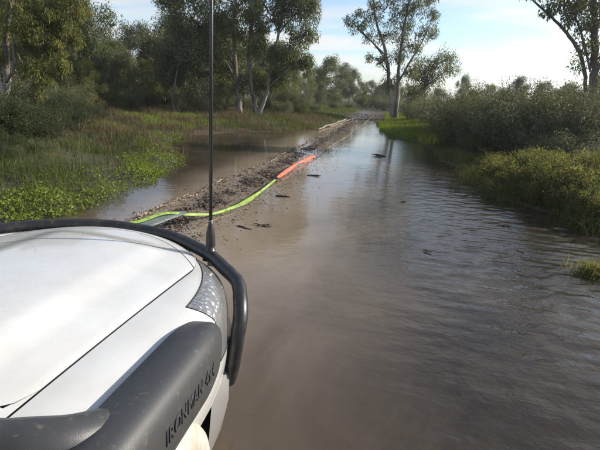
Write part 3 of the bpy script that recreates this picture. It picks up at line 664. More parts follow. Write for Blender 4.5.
# left: brown dry reeds standing further back
x, y, z = scatter(220000, -24, -3.2, 8.0, 30, lambda x, y: (hgt(x, y) > -.16) * nss(-.2, .6, xl(y) - x + .5) * nss(8.5, 11.5, y + .6 * wob(x, y, .8)) * (.12 + .88 * patch(x, y, .75, 5) * patch(x, y, 2.2, 1)))
P = np.stack([x, y, z - .02], 1)
tag(link('reeds', blades_mesh('reeds', P, rng.uniform(.12, .5, len(x)) * (.4 + .8 * patch(x, y, .9, 4)), rng.uniform(.007, .015, len(x)), rng.normal(.45, .28, len(x)), .5), M['reed']),
    'dry brown reeds and sedge between the grass and the gums on the left', 'reeds', kind='stuff')
def rd(x, y): return x - xr(y)
# far verges: bright short grass either side of the track end
def verge(name, n, box, dens, hr, v, mt, label):
    x, y, z = scatter(n, *box, dens)
    P = np.stack([x, y, z - .01], 1)
    return tag(link(name, blades_mesh(name, P, rng.uniform(*hr, len(x)), rng.uniform(.012, .026, len(x)), rng.normal(v, .18, len(x)), .5), M[mt]), label, 'grass', kind='stuff')
verge('grass', 45000, (-9, -2.6, 19, 62), lambda x, y: (hgt(x, y) > .0) * (.15 + .85 * patch(x, y, .45, 1.4)) * (np.abs(x + .9) > 1.8), (.08, .3), .55, 'grass', 'bright short grass on the left verge of the track')
verge('grass', 70000, (-.6, 5, 18.5, 42), lambda x, y: (hgt(x, y) > .0) * (.35 + .65 * patch(x, y, .6, .3)) * np.where(y < 31, rd(x, y) > -.05 + .25 * wob(x, y, 2, 1), x > .3 + .3 * wob(x, y, 2, 1)), (.12, .38), .55, 'herb', 'bright green grass tongue on the right of the track beside the tall gum')
verge('grass', 60000, (-60, 60, 26, 95), lambda x, y: (np.abs(x + .9 ) > 1.3 * (1 - nss(44, 52, y))) * .9, (.15, .45), .4, 'grass', 'rough grass on the flat ground between the far trees')
verge('grass', 26000, (-17, -7.5, 14, 23), lambda x, y: (hgt(x, y) > -.02) * patch(x, y, .7, 2.7), (.08, .22), .6, 'herb', 'lime green low growth in patches among the brown reeds')
# right bank: weeds, tall grass and reeds standing in the water
def rd(x, y): return x - xr(y)
x, y, z = scatter(90000, 1.6, 9, 4.2, 18, lambda x, y: (hgt(x, y) > -.06) * (1 - .6 * nss(1.0, 4, rd(x, y))) * (.3 + .7 * patch(x, y, 1.2, 6)) * nss(-.3, .25, rd(x, y) + .35 * wob(x, y, 2.2, 1)))
P = np.stack([x, y, z - .03], 1)
tag(link('bank_grass', blades_mesh('bank_grass', P, rng.uniform(.10, .36, len(x)) * (.5 + .8 * patch(x, y, 1.1, 7)), rng.uniform(.006, .013, len(x)), rng.normal(.45, .25, len(x)), .75), M['weed']),
    'light green weedy grass covering the right bank', 'grass', kind='stuff')
x, y, z = scatter(60000, 1.6, 7, 4.4, 13, lambda x, y: (hgt(x, y) > -.02) * (1 - .7 * nss(.6, 3, rd(x, y))) * patch(x, y, 1.1, 8))
P = np.stack([x, y, z + rng.uniform(0, .55, len(x)) * patch(x, y, .9, 2)], 1); D = rng.normal(size=(len(x), 3)); D[:, 2] = D[:, 2] * .6 + .3
tag(link('leafy_weeds', leaves_mesh('leafy_weeds', P, unit(D), rng.uniform(.03, .075, len(x)), rng.uniform(.010, .022, len(x)), rng.normal(.5, .25, len(x)), .1), M['weed']),
    'yellow-green leafy weeds among the grass of the right bank', 'plants', kind='stuff')
# reeds in the shallow water in front of the right bank
x, y, z = scatter(9000, 1.2, 3.8, 5.4, 10.5, lambda x, y: (rd(x, y) > -.8) * (rd(x, y) < .25) * nss(-.05, .6, wob(x, y, 2.0, 3.3)) * .9)
P = np.stack([x, y, np.minimum(z, -.05)], 1)
tag(link('water_reeds', blades_mesh('water_reeds', P, rng.uniform(.22, .52, len(x)), rng.uniform(.005, .010, len(x)), rng.normal(.12, .15, len(x)), .7), M['weed']),
    'thin drowned reeds standing in the water off the right bank', 'reeds', kind='stuff')
# the tussock at the right edge
px_, py_ = 2.5, 5.0
a = rng.uniform(0, 6.28, 900); r = np.abs(rng.normal(0, .13, 900)); P = np.stack([px_ + np.cos(a) * r, py_ + np.sin(a) * r * .8, np.full(900, -.03)], 1)
tag(link('grass_tussock', blades_mesh('grass_tussock', P, rng.uniform(.08, .24, 900), rng.uniform(.006, .011, 900), rng.normal(.6, .2, 900), .7), M['weed']),
    'small yellow-green tussock poking out of the dark water at the right edge', 'tussock')

# ------------------------------------------------------------------ GRAVEL WINDROW, CLODS, LITTER
ico = bmesh.new(); bmesh.ops.create_icosphere(ico, subdivisions=1, radius=1)
IV = np.array([v.co[:] for v in ico.verts]); IF = np.array([[v.index for v in f.verts] for f in ico.faces]); ico.free()
def rocks(name, P, sz, v):
    n = len(P); k = len(IV)
    V = IV[None] * (1 + .28 * rng.normal(size=(n, k, 1))) * (sz[:, None] * np.array([1, .8, .5]) * rng.uniform(.6, 1.4, (n, 3)))[:, None, :]
    a = rng.uniform(0, 6.28, n); c, s = np.cos(a)[:, None], np.sin(a)[:, None]
    V = np.stack([V[..., 0] * c - V[..., 1] * s, V[..., 0] * s + V[..., 1] * c, V[..., 2]], -1) + P[:, None, :]
    F = (IF[None] + (np.arange(n) * k)[:, None, None]).ravel()
    me = mesh_np(name, V.reshape(-1, 3), F, 3); fattr(me, 'v', np.repeat(np.clip(v, 0, 1), len(IF))); return me
def attr_mat(name, stops, rough=.85):
    m = mat(name, rough=rough, spec=.3); a = N(m, 'ShaderNodeAttribute', attribute_name='v'); r = ramp(m, a.outputs['Fac'], stops)
    n = noise_n(m, 40, 4); c = mixc(m, .35, r.outputs[0], n.outputs['Fac'], 'OVERLAY'); L(m, c, bsdf(m).inputs['Base Color'])
    L(m, bump(m, n.outputs['Fac'], .5, .01).outputs[0], bsdf(m).inputs['Normal']); return m
M['clod'] = attr_mat('clod', [(0, (.032, .021, .014)), (.45, (.072, .050, .035)), (.85, (.14, .105, .078)), (1, (.28, .225, .175))], .7)
M['litter'] = attr_mat('litter', [(0, (.045, .030, .022)), (.5, (.095, .068, .05)), (1, (.32, .26, .19))], .7)
n = 15000
y = 4.2 + 26 * rng.uniform(0, 1, n) ** 1.7; x = xc(y) + rng.normal(.03, .36, n); z = hgt(x, y); k = (z > -.04) & (rng.uniform(0, 1, n) < .25 + .75 * patch(x, y, 2.4, .5)); x, y, z = x[k], y[k], z[k]
sz = np.clip(rng.lognormal(-4.4, .55, len(x)), .005, .04)
tag(link('gravel', rocks('gravel', np.stack([x, y, z + sz * .25], 1), sz, rng.normal(.42, .22, len(x))), M['clod']), 'ridge of muddy gravel and clods along the left of the flooded track', 'gravel', kind='stuff')
n = 6000
y = 4.2 + 26 * rng.uniform(0, 1, n) ** 1.7; x = xc(y) + rng.normal(.03, .34, n); z = np.maximum(hgt(x, y), 0); D = rng.normal(size=(n, 3)); D[:, 2] *= .35
tag(link('leaf_litter', leaves_mesh('leaf_litter', np.stack([x, y, z + rng.uniform(.004, .045, n)], 1), unit(D), rng.uniform(.03, .09, n), rng.uniform(.006, .02, n), rng.normal(.4, .2, n), .08), M['litter']),
    'wet brown leaves, bark strips and twigs on the gravel ridge', 'leaf litter', kind='stuff')
# pale foam and debris line on the outer edge of the ridge
n = 2600
y = 4.5 + 21 * rng.uniform(0, 1, n) ** 1.5; x = np.interp(y, [4.5, 5, 7.6, 10, 14.7, 20.6, 26], [-3.14, -3.1, -2.94, -2.76, -2.65, -2.34, -2.11]) + rng.normal(0, .022, n) + .03 * np.sin(y * 3)
D = np.stack([rng.normal(0, .35, n), np.ones(n), rng.normal(0, .12, n)], 1)
tag(link('debris_line', leaves_mesh('debris_line', np.stack([x, y, np.maximum(hgt(x, y), 0) + rng.uniform(.003, .03, n)], 1), unit(D), rng.uniform(.04, .13, n), rng.uniform(.01, .03, n), np.clip(rng.normal(.7, .2, n), 0, 1), .05), M['litter']),
    'pale straight line of washed-up straw and bark beside the gravel ridge', 'debris', kind='stuff')
# far muddy end of the flood
n = 1500
y = rng.uniform(28.5, 42, n); x = rng.normal(-1.1, 1.0, n); z = hgt(x, y); sz = np.clip(rng.lognormal(-3.7, .5, n), .01, .065)
tag(link('mud_clods', rocks('mud_clods', np.stack([x, y, np.maximum(z, -.02) + sz * .2], 1), sz, rng.normal(.28, .15, n)), M['clod']), 'churned red-brown mud clods where the track leaves the water', 'mud', kind='stuff')

# floating bits: each is a thing
def debris(name, label, cat, c, kind, s, seed):
    random.seed(seed); mb = MB()
    if kind == 'clump':
        for i in range(9):
            a = random.uniform(0, 3.14); l = s * random.uniform(.4, 1); q = Vector((random.gauss(0, .25) * s, random.gauss(0, .15) * s, random.uniform(0, .12) * s)); d = Vector((math.cos(a), math.sin(a) * .6, random.uniform(-.05, .2))) * l * .5
            mb.tube([q - d, q + Vector((0, 0, .04 * s)), q + d], [s * .03, s * .045, s * .02], 5)
        for i in range(5):
            q = Vector((random.gauss(0, .2) * s, random.gauss(0, .15) * s, .02 * s)); r_ = s * random.uniform(.08, .16)
            P = [[q + Vector((r_ * math.cos(t) * math.sin(p_), r_ * .8 * math.sin(t) * math.sin(p_), r_ * .6 * math.cos(p_))) * random.uniform(.85, 1.15) for t in np.linspace(0, 5.24, 6)] for p_ in np.linspace(.1, 3.04, 5)]
            mb.grid(P, closed_v=True)
        sm = False
    else:
        a = random.uniform(-.4, .4); d = Vector((math.cos(a), math.sin(a), 0)); P = [d * s * t + Vector((0, random.gauss(0, .04) * s, .012 + random.gauss(0, .004))) for t in (-.5, -.2, .15, .5)]
        mb.tube(P, [s * .05, s * .075, s * .06, s * .03], 6)
        mb.tube([P[1], P[1] + Vector((.12 * s, .1 * s, .10 * s))], [s * .03, s * .012], 5); sm = True
    me = mb.mesh(name, sm); fattr(me, 'v', np.clip(rng.normal(.3, .15, len(me.polygons)), 0, 1))
    return tag(link(name, me, M['litter'], loc=(c.x, c.y, 0)), label, cat)
def wpt(u, v):
    r = ray(u, v); t = -CAM_H / r.z; return Vector((r.x * t, r.y * t, 0))
for nm, lb, ct, u, v, kd, s in [
    ('floating_debris', 'clump of wet bark and clods in the brown shallows below the strap', 'debris', 262, 226, 'clump', .17),
    ('floating_stick', 'short dark stick in the shallows left of the bark clump', 'stick', 245, 228, 'stick', .22),
    ('floating_stick', 'small dark twig afloat just below the knot between the two straps', 'stick', 283, 197, 'stick', .26),
    ('floating_debris', 'heap of twigs and bark on the water right of the red strap', 'debris', 313, 176, 'clump', .22),
    ('floating_debris', 'dark twiggy snag standing out of the open water far up the track', 'debris', 380, 156, 'clump', .32),
    ('floating_stick', 'pale stick drifting on the rippled water off the right bank', 'stick', 521, 252, 'stick', .10),
    ('floating_debris', 'small dark tangle afloat by the drowned reeds', 'debris', 505, 226, 'clump', .14),
    ('floating_stick', 'thin dark twig afloat in the middle of the rippled water', 'stick', 428, 252, 'stick', .11),
    ('floating_debris', 'dark weed clump on the water in front of the far right scrub', 'debris', 404, 202, 'clump', .10)]:
    debris(nm, lb, ct, wpt(u, v), kd, s, int(u))
# fallen pale logs at the far left edge of the track
for k, (u0, v0, Y0, u1, v1, Y1, r, lb) in enumerate([(318, 136.5, 21.5, 346, 122.5, 31.5, .045, 'long pale log lying along the far left edge of the flooded track'), (328, 134, 23, 352, 121, 33, .03, 'thinner pale pole beside the long log at the far left track edge')]):
    a, b_ = at(u0, v0, Y0), at(u1, v1, Y1); a.z = max(a.z, .06); b_.z = max(b_.z, .10); mb = MB(); random.seed(k + 50)
    P = [a.lerp(b_, t) + Vector((random.gauss(0, .04), 0, random.gauss(0, .015))) for t in np.linspace(0, 1, 9)]
    mb.tube(P, [r * random.uniform(.8, 1.1) for _ in P], 8); mb.tube([P[4], P[4] + Vector((.25, .5, .18))], [r * .5, r * .2], 6)
    tag(link('fallen_log', shift(mb.mesh('fallen_log'), a), M['dead_wood'], loc=a), lb, 'log')

# ------------------------------------------------------------------ RECOVERY STRAPS
def strap_mat(name, col, col2, trans=.10):
    m = mat(name, rough=.42, spec=.5)
    w = N(m, 'ShaderNodeUVMap')
    g = N(m, 'ShaderNodeSeparateXYZ'); L(m, w.outputs[0], g.inputs[0])
    r = ramp(m, g.outputs[0], [(0, col), (.16, col), (.24, col2), (.76, col2), (.84, col), (1, col)])
    n = noise_n(m, 14, 6, .65); mk = ramp(m, n.outputs['Fac'], [(.42, (0, 0, 0)), (.68, (.75, .75, .75))]).outputs[0]; c = mixc(m, mk, r.outputs[0], (.10, .08, .055)); L(m, c, bsdf(m).inputs['Base Color'])
    wv_ = N(m, 'ShaderNodeTexWave'); wv_.inputs['Scale'].default_value = 60; L(m, w.outputs[0], wv_.inputs['Vector'])
    L(m, bump(m, wv_.outputs['Fac'], .3, .002).outputs[0], bsdf(m).inputs['Normal'])
    tr = N(m, 'ShaderNodeBsdfTranslucent'); L(m, r.outputs[0], tr.inputs['Color']); mx = N(m, 'ShaderNodeMixShader'); mx.inputs[0].default_value = trans
    L(m, bsdf(m).outputs[0], mx.inputs[1]); L(m, tr.outputs[0], mx.inputs[2]); L(m, mx.outputs[0], m.node_tree.nodes['Material Output'].inputs[0])
    return m
def ribbon(name, pts, widths, tilts, mt, th=.006):
    """a webbing strap: tilt 0 = lies flat, 90 = stands on edge"""
    P = spline(pts, 8); n = len(P); wd = np.interp(np.linspace(0, len(pts) - 1, n), range(len(pts)), widths); tl = np.interp(np.linspace(0, len(pts) - 1, n), range(len(pts)), tilts)
    rows = []
    for i, p in enumerate(P):
        t = (P[min(i + 1, n - 1)] - P[max(i - 1, 0)]).normalized(); s = t.cross(Vector((0, 0, 1))).normalized(); nn = s.cross(t)
        a = R(tl[i]); d = s * math.cos(a) + nn * math.sin(a); e = -s * math.sin(a) + nn * math.cos(a)
        ring = [p + d * wd[i] * q for q in (-.5, -.25, 0, .25, .5)]
        rows.append([q + e * th / 2 for q in ring] + [q - e * th / 2 for q in reversed(ring)])
    mb = MB(); mb.grid(rows, closed_v=True)
    me = bpy.data.meshes.new(name); me.from_pydata(mb.v, [], mb.f); uv = me.uv_layers.new(name='UVMap')
    for lp in me.loops:
        k = lp.vertex_index % 10; i = lp.vertex_index // 10; uu = k / 4 if k < 5 else (9 - k) / 4
        uv.data[lp.index].uv = (uu, i * .1)
    smooth(me); me.update()
    return me
GRN = strap_mat('green_webbing', (.22, .40, .03), (.30, .44, .06))
RED = strap_mat('red_webbing', (.78, .10, .04), (.80, .16, .07))
gp = [Vector((-1.45, 2.62, .50)), at(112, 228, 3.25), at(140, 221, 3.9), at(166, 213, 4.6), at(190, 214.5, 5.1), at(214, 214, 5.6), at(236, 210, 6.1), at(247, 206.5, 6.5), at(260, 198.5, 7.2), at(275, 187.5, 8.35)]
for q in gp: q.z = max(q.z, .05)
me = ribbon('recovery_strap', gp, [.05, .05, .05, .048, .04, .035, .05, .085, .04, .04], [0, -8, -15, -20, -60, -70, -40, -25, -60, -50], GRN)
tag(link('recovery_strap', shift(me, gp[0]), GRN, loc=gp[0]), 'lime green recovery strap running from the bull bar over the gravel ridge', 'strap')
rp = [at(277, 186, 8.5), at(284, 180.5, 9.1), at(292, 174, 9.9), at(298, 169.5, 10.6), at(305, 166, 11.1), at(314, 160.5, 12.1)]
for q in rp: q.z = max(q.z, .07)
me = ribbon('recovery_strap', rp, [.05, .09, .085, .05, .11, .08], [-45, -50, -55, -65, -50, -45], RED, .014)
tag(link('recovery_strap', shift(me, rp[0]), RED, loc=rp[0]), 'bright red recovery strap lying along the muddy water edge beyond the green one', 'strap')
M['steel_dark'] = mat('dark_steel', (.03, .03, .032), .4, .6)
def shackle(c, d, label):
    d = d.normalized(); s = d.cross(Vector((0, 0, 1))).normalized(); mb = MB()
    P = [c + d * (.10 * math.sin(t)) + s * (.075 * math.cos(t)) for t in np.linspace(-.5, 3.64, 16)]
    mb.tube(P, .022, 8)
    root = empty('bow_shackle', c, label, 'shackle')
    link('bow', shift(mb.mesh('bow'), c), M['steel_dark'], root)
    pb_ = MB(); pb_.tube([P[0] - s * -.04, P[-1] - s * .04], .02, 8); pb_.tube([P[0] + s * .02, P[0] + s * .05], .034, 8)
    link('pin', shift(pb_.mesh('pin'), c), M['steel_dark'], root)
SHEET = mat('grey_sheet', (.16, .19, .18), .45); n = noise_n(SHEET, 12, 4); L(SHEET, ramp(SHEET, n.outputs['Fac'], [(.3, (.07, .09, .088)), (.7, (.14, .165, .155))]).outputs[0], bsdf(SHEET).inputs['Base Color'])
sp = [at(108, 231, 3.5), at(130, 226, 3.9), at(152, 219, 4.35), at(172, 213, 4.75), at(186, 210.5, 5.05)]
me = ribbon('strap_sheet', sp, [.16, .20, .19, .14, .05], [-5, -10, -14, -18, -20], SHEET, .008)  # separate grey teal ribbon added just below the near end of the strap
tag(link('strap_sheet', shift(me, sp[0]), SHEET, loc=sp[0] + Vector((0, 0, -.02))), 'grey teal sheet hanging under the green strap just ahead of the bull bar', 'sheet')
shackle(at(275.5, 187, 8.42), rp[1] - rp[0], 'dark bow shackle joining the green strap to the red strap')
shackle(at(298, 169.2, 10.62), rp[3] - rp[2], 'dark bow shackle midway along the red strap')
ROPE = mat('winch_rope', (.26, .22, .18), .7)
a, b_ = at(314, 160.5, 12.1), at(374, 117, 37.5); mb = MB(); a.z = max(a.z, .05); b_.z = max(b_.z, .3)
mb.tube([a.lerp(b_, t) - Vector((0, 0, .12 * math.sin(math.pi * t))) for t in np.linspace(0, 1, 14)], .011, 6)
tag(link('winch_rope', shift(mb.mesh('winch_rope'), a), ROPE, loc=a), 'thin pale winch rope stretching from the red strap up the flooded track', 'rope')

# ------------------------------------------------------------------ THE FOUR WHEEL DRIVE
CX = -1.53
VL = Vector((CX, 1.15, -.34))
car = empty('four_wheel_drive', VL, 'white four wheel drive with black bull bar standing in the muddy water', 'car')
def cpart(name, me, mt, parent=None, label=None):
    o = link(name, shift(me, VL), mt, parent or car)
    if label: o['label'] = label
    return o
def wl(X, y, z): return Vector((CX + X, y, z))
# paint: white clear coat with a little road dust
M['paint'] = mat('white_paint', (.7, .7, .68), .28); b = bsdf(M['paint']); b.inputs['Coat Weight'].default_value = .8; b.inputs['Coat Roughness'].default_value = .05
n = noise_n(M['paint'], 3.5, 6, .6); L(M['paint'], ramp(M['paint'], n.outputs['Fac'], [(.35, (.55, .55, .535)), (.7, (.49, .48, .45))]).outputs[0], b.inputs['Base Color'])
n2 = noise_n(M['paint'], 60, 3); L(M['paint'], ramp(M['paint'], n2.outputs['Fac'], [(.4, (.22, .22, .22)), (.75, (.36, .36, .36))]).outputs[0], b.inputs['Roughness'])
M['flare_paint'] = mat('dimmed_flare', (.62, .58, .50), .45); n = noise_n(M['flare_paint'], 14, 6, .65); L(M['flare_paint'], ramp(M['flare_paint'], n.outputs['Fac'], [(.35, (.46, .44, .39)), (.7, (.32, .27, .21))]).outputs[0], bsdf(M['flare_paint']).inputs['Base Color'])  # beige-white, darkened in the colour because the flare faces the sun
M['black_gap'] = mat('dark_cavity', (.012, .012, .012), .8)
M['rubber'] = mat('tyre_rubber', (.022, .021, .02), .75)
M['alloy'] = mat('wheel_alloy', (.25, .25, .26), .4, .8)
# powder-coated bar steel
m = M['bar'] = mat('bar_steel', (.018, .018, .019), .36); n = noise_n(m, 18, 6, .6); L(m, ramp(m, n.outputs['Fac'], [(.5, (.016, .016, .017)), (.78, (.06, .052, .042))]).outputs[0], bsdf(m).inputs['Base Color'])
n2 = noise_n(m, 300, 2); L(m, bump(m, n2.outputs['Fac'], .25, .002).outputs[0], bsdf(m).inputs['Normal'])
# snorkel plastic with dried mud splashes and a grain
m = M['snorkel'] = mat('snorkel_plastic', (.03, .03, .031), .42)
n = noise_n(m, 9, 6, .7); n.inputs['Distortion'].default_value = 1.2; n3 = noise_n(m, 34, 5, .6)
c = ramp(m, n.outputs['Fac'], [(.55, (.040, .040, .041)), (.70, (.055, .052, .048)), (.80, (.16, .14, .115))]).outputs[0]
c2 = ramp(m, n3.outputs['Fac'], [(.6, (0, 0, 0)), (.72, (.35, .35, .35))]).outputs[0]
c = mixc(m, c2, c, (.20, .175, .14)); L(m, c, bsdf(m).inputs['Base Color'])
n4 = noise_n(m, 420, 2); L(m, bump(m, n4.outputs['Fac'], .35, .0015).outputs[0], bsdf(m).inputs['Normal'])

SX = .60
def yf(X): return 2.42 - .33 * (abs(X) / SX) ** 2.2
def ztop(X, y):
    t = (y - .9) / 1.6
    z = .885 - .045 * t - .045 * t * t - .050 * (abs(X) / SX) ** 2
    z += .020 * (1 - ss(.28, .46, abs(X) + .05 * t)) * (1 - ss(1.25, 1.4, y - .9 + .02))
    return z
# bonnet
def yr_(X): return .86 + .10 * ss(.56, SX, abs(X)) ** 1.5
rows = []
for i in range(61):
    X = -SX + .003 + (2 * SX - .006) * i / 60; row = []
    for j in range(49):
        y = yr_(X) + (yf(X) - .004 - yr_(X)) * j / 48; z = ztop(X, y)
        e = min(SX - abs(X), (yf(X) - y)); z -= .004 * (1 - ss(0, .008, e))
        row.append(wl(X, y, z))
    rows.append(row)
mb = MB(); mb.grid(rows)
edge = [r[0] for r in rows] + rows[-1][1:] + [r[-1] for r in reversed(rows[:-1])] + list(reversed(rows[0][1:-1]))
fl_edge = edge
cpart('bonnet', mb.mesh('bonnet'), M['paint'])
mb = MB(); mb.grid([[wl(X, y, ztop(X, y) - .012) for y in np.linspace(.80, yf(X) + .03, 14)] for X in np.linspace(-SX - .03, SX + .03, 24)])
mb.grid([[p - Vector((0, 0, .0015)) for p in fl_edge], [p - Vector((0, 0, .03)) for p in fl_edge]], closed_v=True); cpart('bonnet_gutter', mb.mesh('bonnet_gutter'), M['black_gap'])
mb = MB(); mb.grid([[wl(X, y, ztop(X, y) - .003) for y in np.linspace(.68, yr_(X) - .003, 6)] for X in np.linspace(-SX + .003, SX - .003, 40)]); cpart('cowl_panel', mb.mesh('cowl_panel'), M['paint'])
# outer body contour
XO = .90
def contour(th):   # 0 = side, pi/2 = front centre
    nn = 2.3; c_, s_ = math.cos(th), math.sin(th); return XO * c_ ** (2 / nn), 1.58 + .90 * s_ ** (2 / nn)
TH_S = R(60)       # where the guard meets the grille panel
def section(I, O, zi, Rv=.12, na=14, zlow=.2, nd=10, side=1):
    out = []
    for k in range(na + 1):
        w = k / na; w = w ** .8
        z = zi - Rv * (1 - max(0, 1 - w ** 2.4) ** (1 / 2.4)); out.append((I[0] + (O[0] - I[0]) * w, I[1] + (O[1] - I[1]) * w, z))
    zt = zi - Rv
    for k in range(1, nd + 1):
        t = k / nd; b_ = .02 * math.sin(math.pi * t) ; L_ = math.hypot(O[0] - I[0], O[1] - I[1]) or 1
        out.append((O[0] + (O[0] - I[0]) / L_ * b_, O[1] + (O[1] - I[1]) / L_ * b_, zt + (zlow - zt) * t))
    return out
WYC, WZC, WR = 1.02, .0, .45
def zlow_side(y):
    d = abs(y - WYC); return max(.10, WZC + math.sqrt(max(0, WR ** 2 - d * d))) if d < WR else .10
stations = []
for y in np.linspace(.74, 1.58, 32): stations.append(((SX + .003, y), (XO, y), y))
nth = 26
for k in range(1, nth + 1):
    f = k / nth; X, y = contour(TH_S * f); yi = 1.58 + (yf(SX) + .004 - 1.58) * f; stations.append(((SX + .004, yi), (X, y), y))
HL0, HL1 = 32 + 1, 32 + nth     # headlight stations
HR0, HR1 = 6, 19                    # headlight rows down the section
secs = []
for si, (I, O, y) in enumerate(stations):
    zl = zlow_side(O[1]) if O[0] > .9 else .30
    secs.append(section(I, O, ztop(I[0], I[1]) - .004, zlow=min(zl, .64), nd=12))
def hl_in(i, j):
    return HL0 <= i < HL1 - 1 and HR0 <= j < HR1
for sgn, nm in ((1, 'front_guard'), (-1, 'front_guard')):
    mb = MB(); P = [[wl(sgn * p[0], p[1], p[2]) for p in s] for s in secs]
    b0 = len(mb.v); nr = len(P[0])
    for s in P: mb.v += [tuple(p) for p in s]
    for i in range(len(P) - 1):
        for j in range(nr - 1):
            if not hl_in(i, j): mb.f.append((i * nr + j, (i + 1) * nr + j, (i + 1) * nr + j + 1, i * nr + j + 1))
    
    cpart(nm, mb.mesh(nm), M['paint'])
    # headlight: recessed bright bowl, two lamps, clear cover
    ins = MB(); cov = MB(); bez = MB(); seal = MB(); nrm = []
    def inset(p, d, k_):
        c_ = Vector((CX + sgn * .45, 1.5, .45)); v_ = (p - c_); v_.z *= .25; v_.normalize(); return p - v_ * d
    used_v = set()
    def addcell(mbx, i, j, d):
        q = [P[i][j], P[i + 1][j], P[i + 1][j + 1], P[i][j + 1]]; b_ = len(mbx.v); mbx.v += [tuple(inset(x_, d, 0)) for x_ in q]; mbx.f.append((b_, b_ + 1, b_ + 2, b_ + 3))
    for i in range(HL0, HL1):
        for j in range(HR0, HR1 + 1):
            if hl_in(i, j):
                addcell(ins, i, j, .045); addcell(cov, i, j, .002)
                for (di, dj, e0, e1) in ((-1, 0, (i, j), (i, j + 1)), (1, 0, (i + 1, j), (i + 1, j + 1)), (0, -1, (i, j), (i + 1, j)), (0, 1, (i, j + 1), (i + 1, j + 1))):
                    if not hl_in(i + di, j + dj):
                        q0, q1 = P[e0[0]][e0[1]], P[e1[0]][e1[1]]; b_ = len(bez.v)
                        seal.tube([q0, q1], .0035, 5); bez.v += [tuple(q0), tuple(q1), tuple(inset(q1, .045, 0)), tuple(inset(q0, .045, 0))]; bez.f.append((b_, b_ + 1, b_ + 2, b_ + 3))
    if 'chrome' not in M:
        m = M['chrome'] = mat('lamp_chrome', (.50, .51, .53), .22, .9); vo = N(m, 'ShaderNodeTexVoronoi'); vo.inputs['Scale'].default_value = 34; g_ = N(m, 'ShaderNodeNewGeometry'); L(m, g_.outputs['Position'], vo.inputs['Vector'])
        L(m, bump(m, vo.outputs['Distance'], .9, .02).outputs[0], bsdf(m).inputs['Normal'])
    hlp = cpart('headlight', ins.mesh('headlight'), M['chrome'])
    if 'lens' not in M:
        m = M['lens'] = bpy.data.materials.new('lamp_cover'); m.use_nodes = True; tr = N(m, 'ShaderNodeBsdfTransparent'); tr.inputs[0].default_value = (.93, .95, .97, 1)
        gl = N(m, 'ShaderNodeBsdfGlossy'); gl.inputs['Roughness'].default_value = .06; lw = N(m, 'ShaderNodeFresnel'); lw.inputs['IOR'].default_value = 1.5
        df = N(m, 'ShaderNodeBsdfDiffuse'); df.inputs['Color'].default_value = (.8, .8, .79, 1); mx0 = N(m, 'ShaderNodeMixShader'); mx0.inputs[0].default_value = .15; L(m, tr.outputs[0], mx0.inputs[1]); L(m, df.outputs[0], mx0.inputs[2])
        mx = N(m, 'ShaderNodeMixShader'); L(m, lw.outputs[0], mx.inputs[0]); L(m, mx0.outputs[0], mx.inputs[1]); L(m, gl.outputs[0], mx.inputs[2]); L(m, mx.outputs[0], m.node_tree.nodes['Material Output'].inputs[0])
    cpart('bezel', bez.mesh('bezel'), M['black_gap'], hlp)
    cpart('seal', seal.mesh('seal'), M['rubber'], hlp)
    cpart('cover', cov.mesh('cover'), M['lens'], hlp)
    for (i, j) in ((HL0 + 10, 15), (HL0 + 16, 15), (HL0 + 21, 15)):
        c_ = inset(P[i][j], .042, 0); s_ = MB(); r_ = .030; mb = MB(); nv = (P[i][j] - Vector((CX + sgn * .45, 1.5, .45))).normalized(); ax = nv.cross(Vector((0, 0, 1))).normalized(); ay = nv.cross(ax); ring = [c_ + nv * .006 + (ax * math.cos(t) + ay * math.sin(t)) * .036 for t in np.linspace(0, 2 * math.pi, 25)]; mb.tube(ring, .005, 6, False); cpart('lamp_ring', mb.mesh('lamp_ring'), M['black_gap'], hlp)
        s_.grid([[c_ + Vector((r_ * math.cos(t) * math.sin(p_), r_ * math.sin(t) * math.sin(p_), r_ * math.cos(p_))) for t in np.linspace(0, 5.9, 14)] for p_ in np.linspace(.02, 3.12, 9)], closed_v=True)
        cpart('lamp', s_.mesh('lamp'), M['chrome'], hlp)
    # wheel arch flare
    fl = MB(); rws = []
    for a in np.linspace(R(-2), R(182), 40):
        cy_, cz_ = math.cos(a), math.sin(a); rw = []
        for (rr, xx) in ((WR + .13, XO - .02), (WR + .10, XO + .03), (WR + .06, XO + .055), (WR + .015, XO + .066), (WR - .012, XO + .062), (WR - .02, XO + .03), (WR - .015, XO - .04)):
            rw.append(wl(sgn * xx, WYC + cy_ * rr, max(.02, WZC + cz_ * rr)))
        rws.append(rw)
    fl.grid(rws); cpart('wheel_arch_flare', fl.mesh('wheel_arch_flare'), M['flare_paint'])
    al = MB(); al.grid([[wl(sgn * xx, WYC + math.cos(a) * (WR - .005), WZC + math.sin(a) * (WR - .005)) for xx in (.55, XO - .01)] for a in np.linspace(R(-10), R(190), 30)])
    cpart('arch_liner', al.mesh('arch_liner'), M['black_gap'])
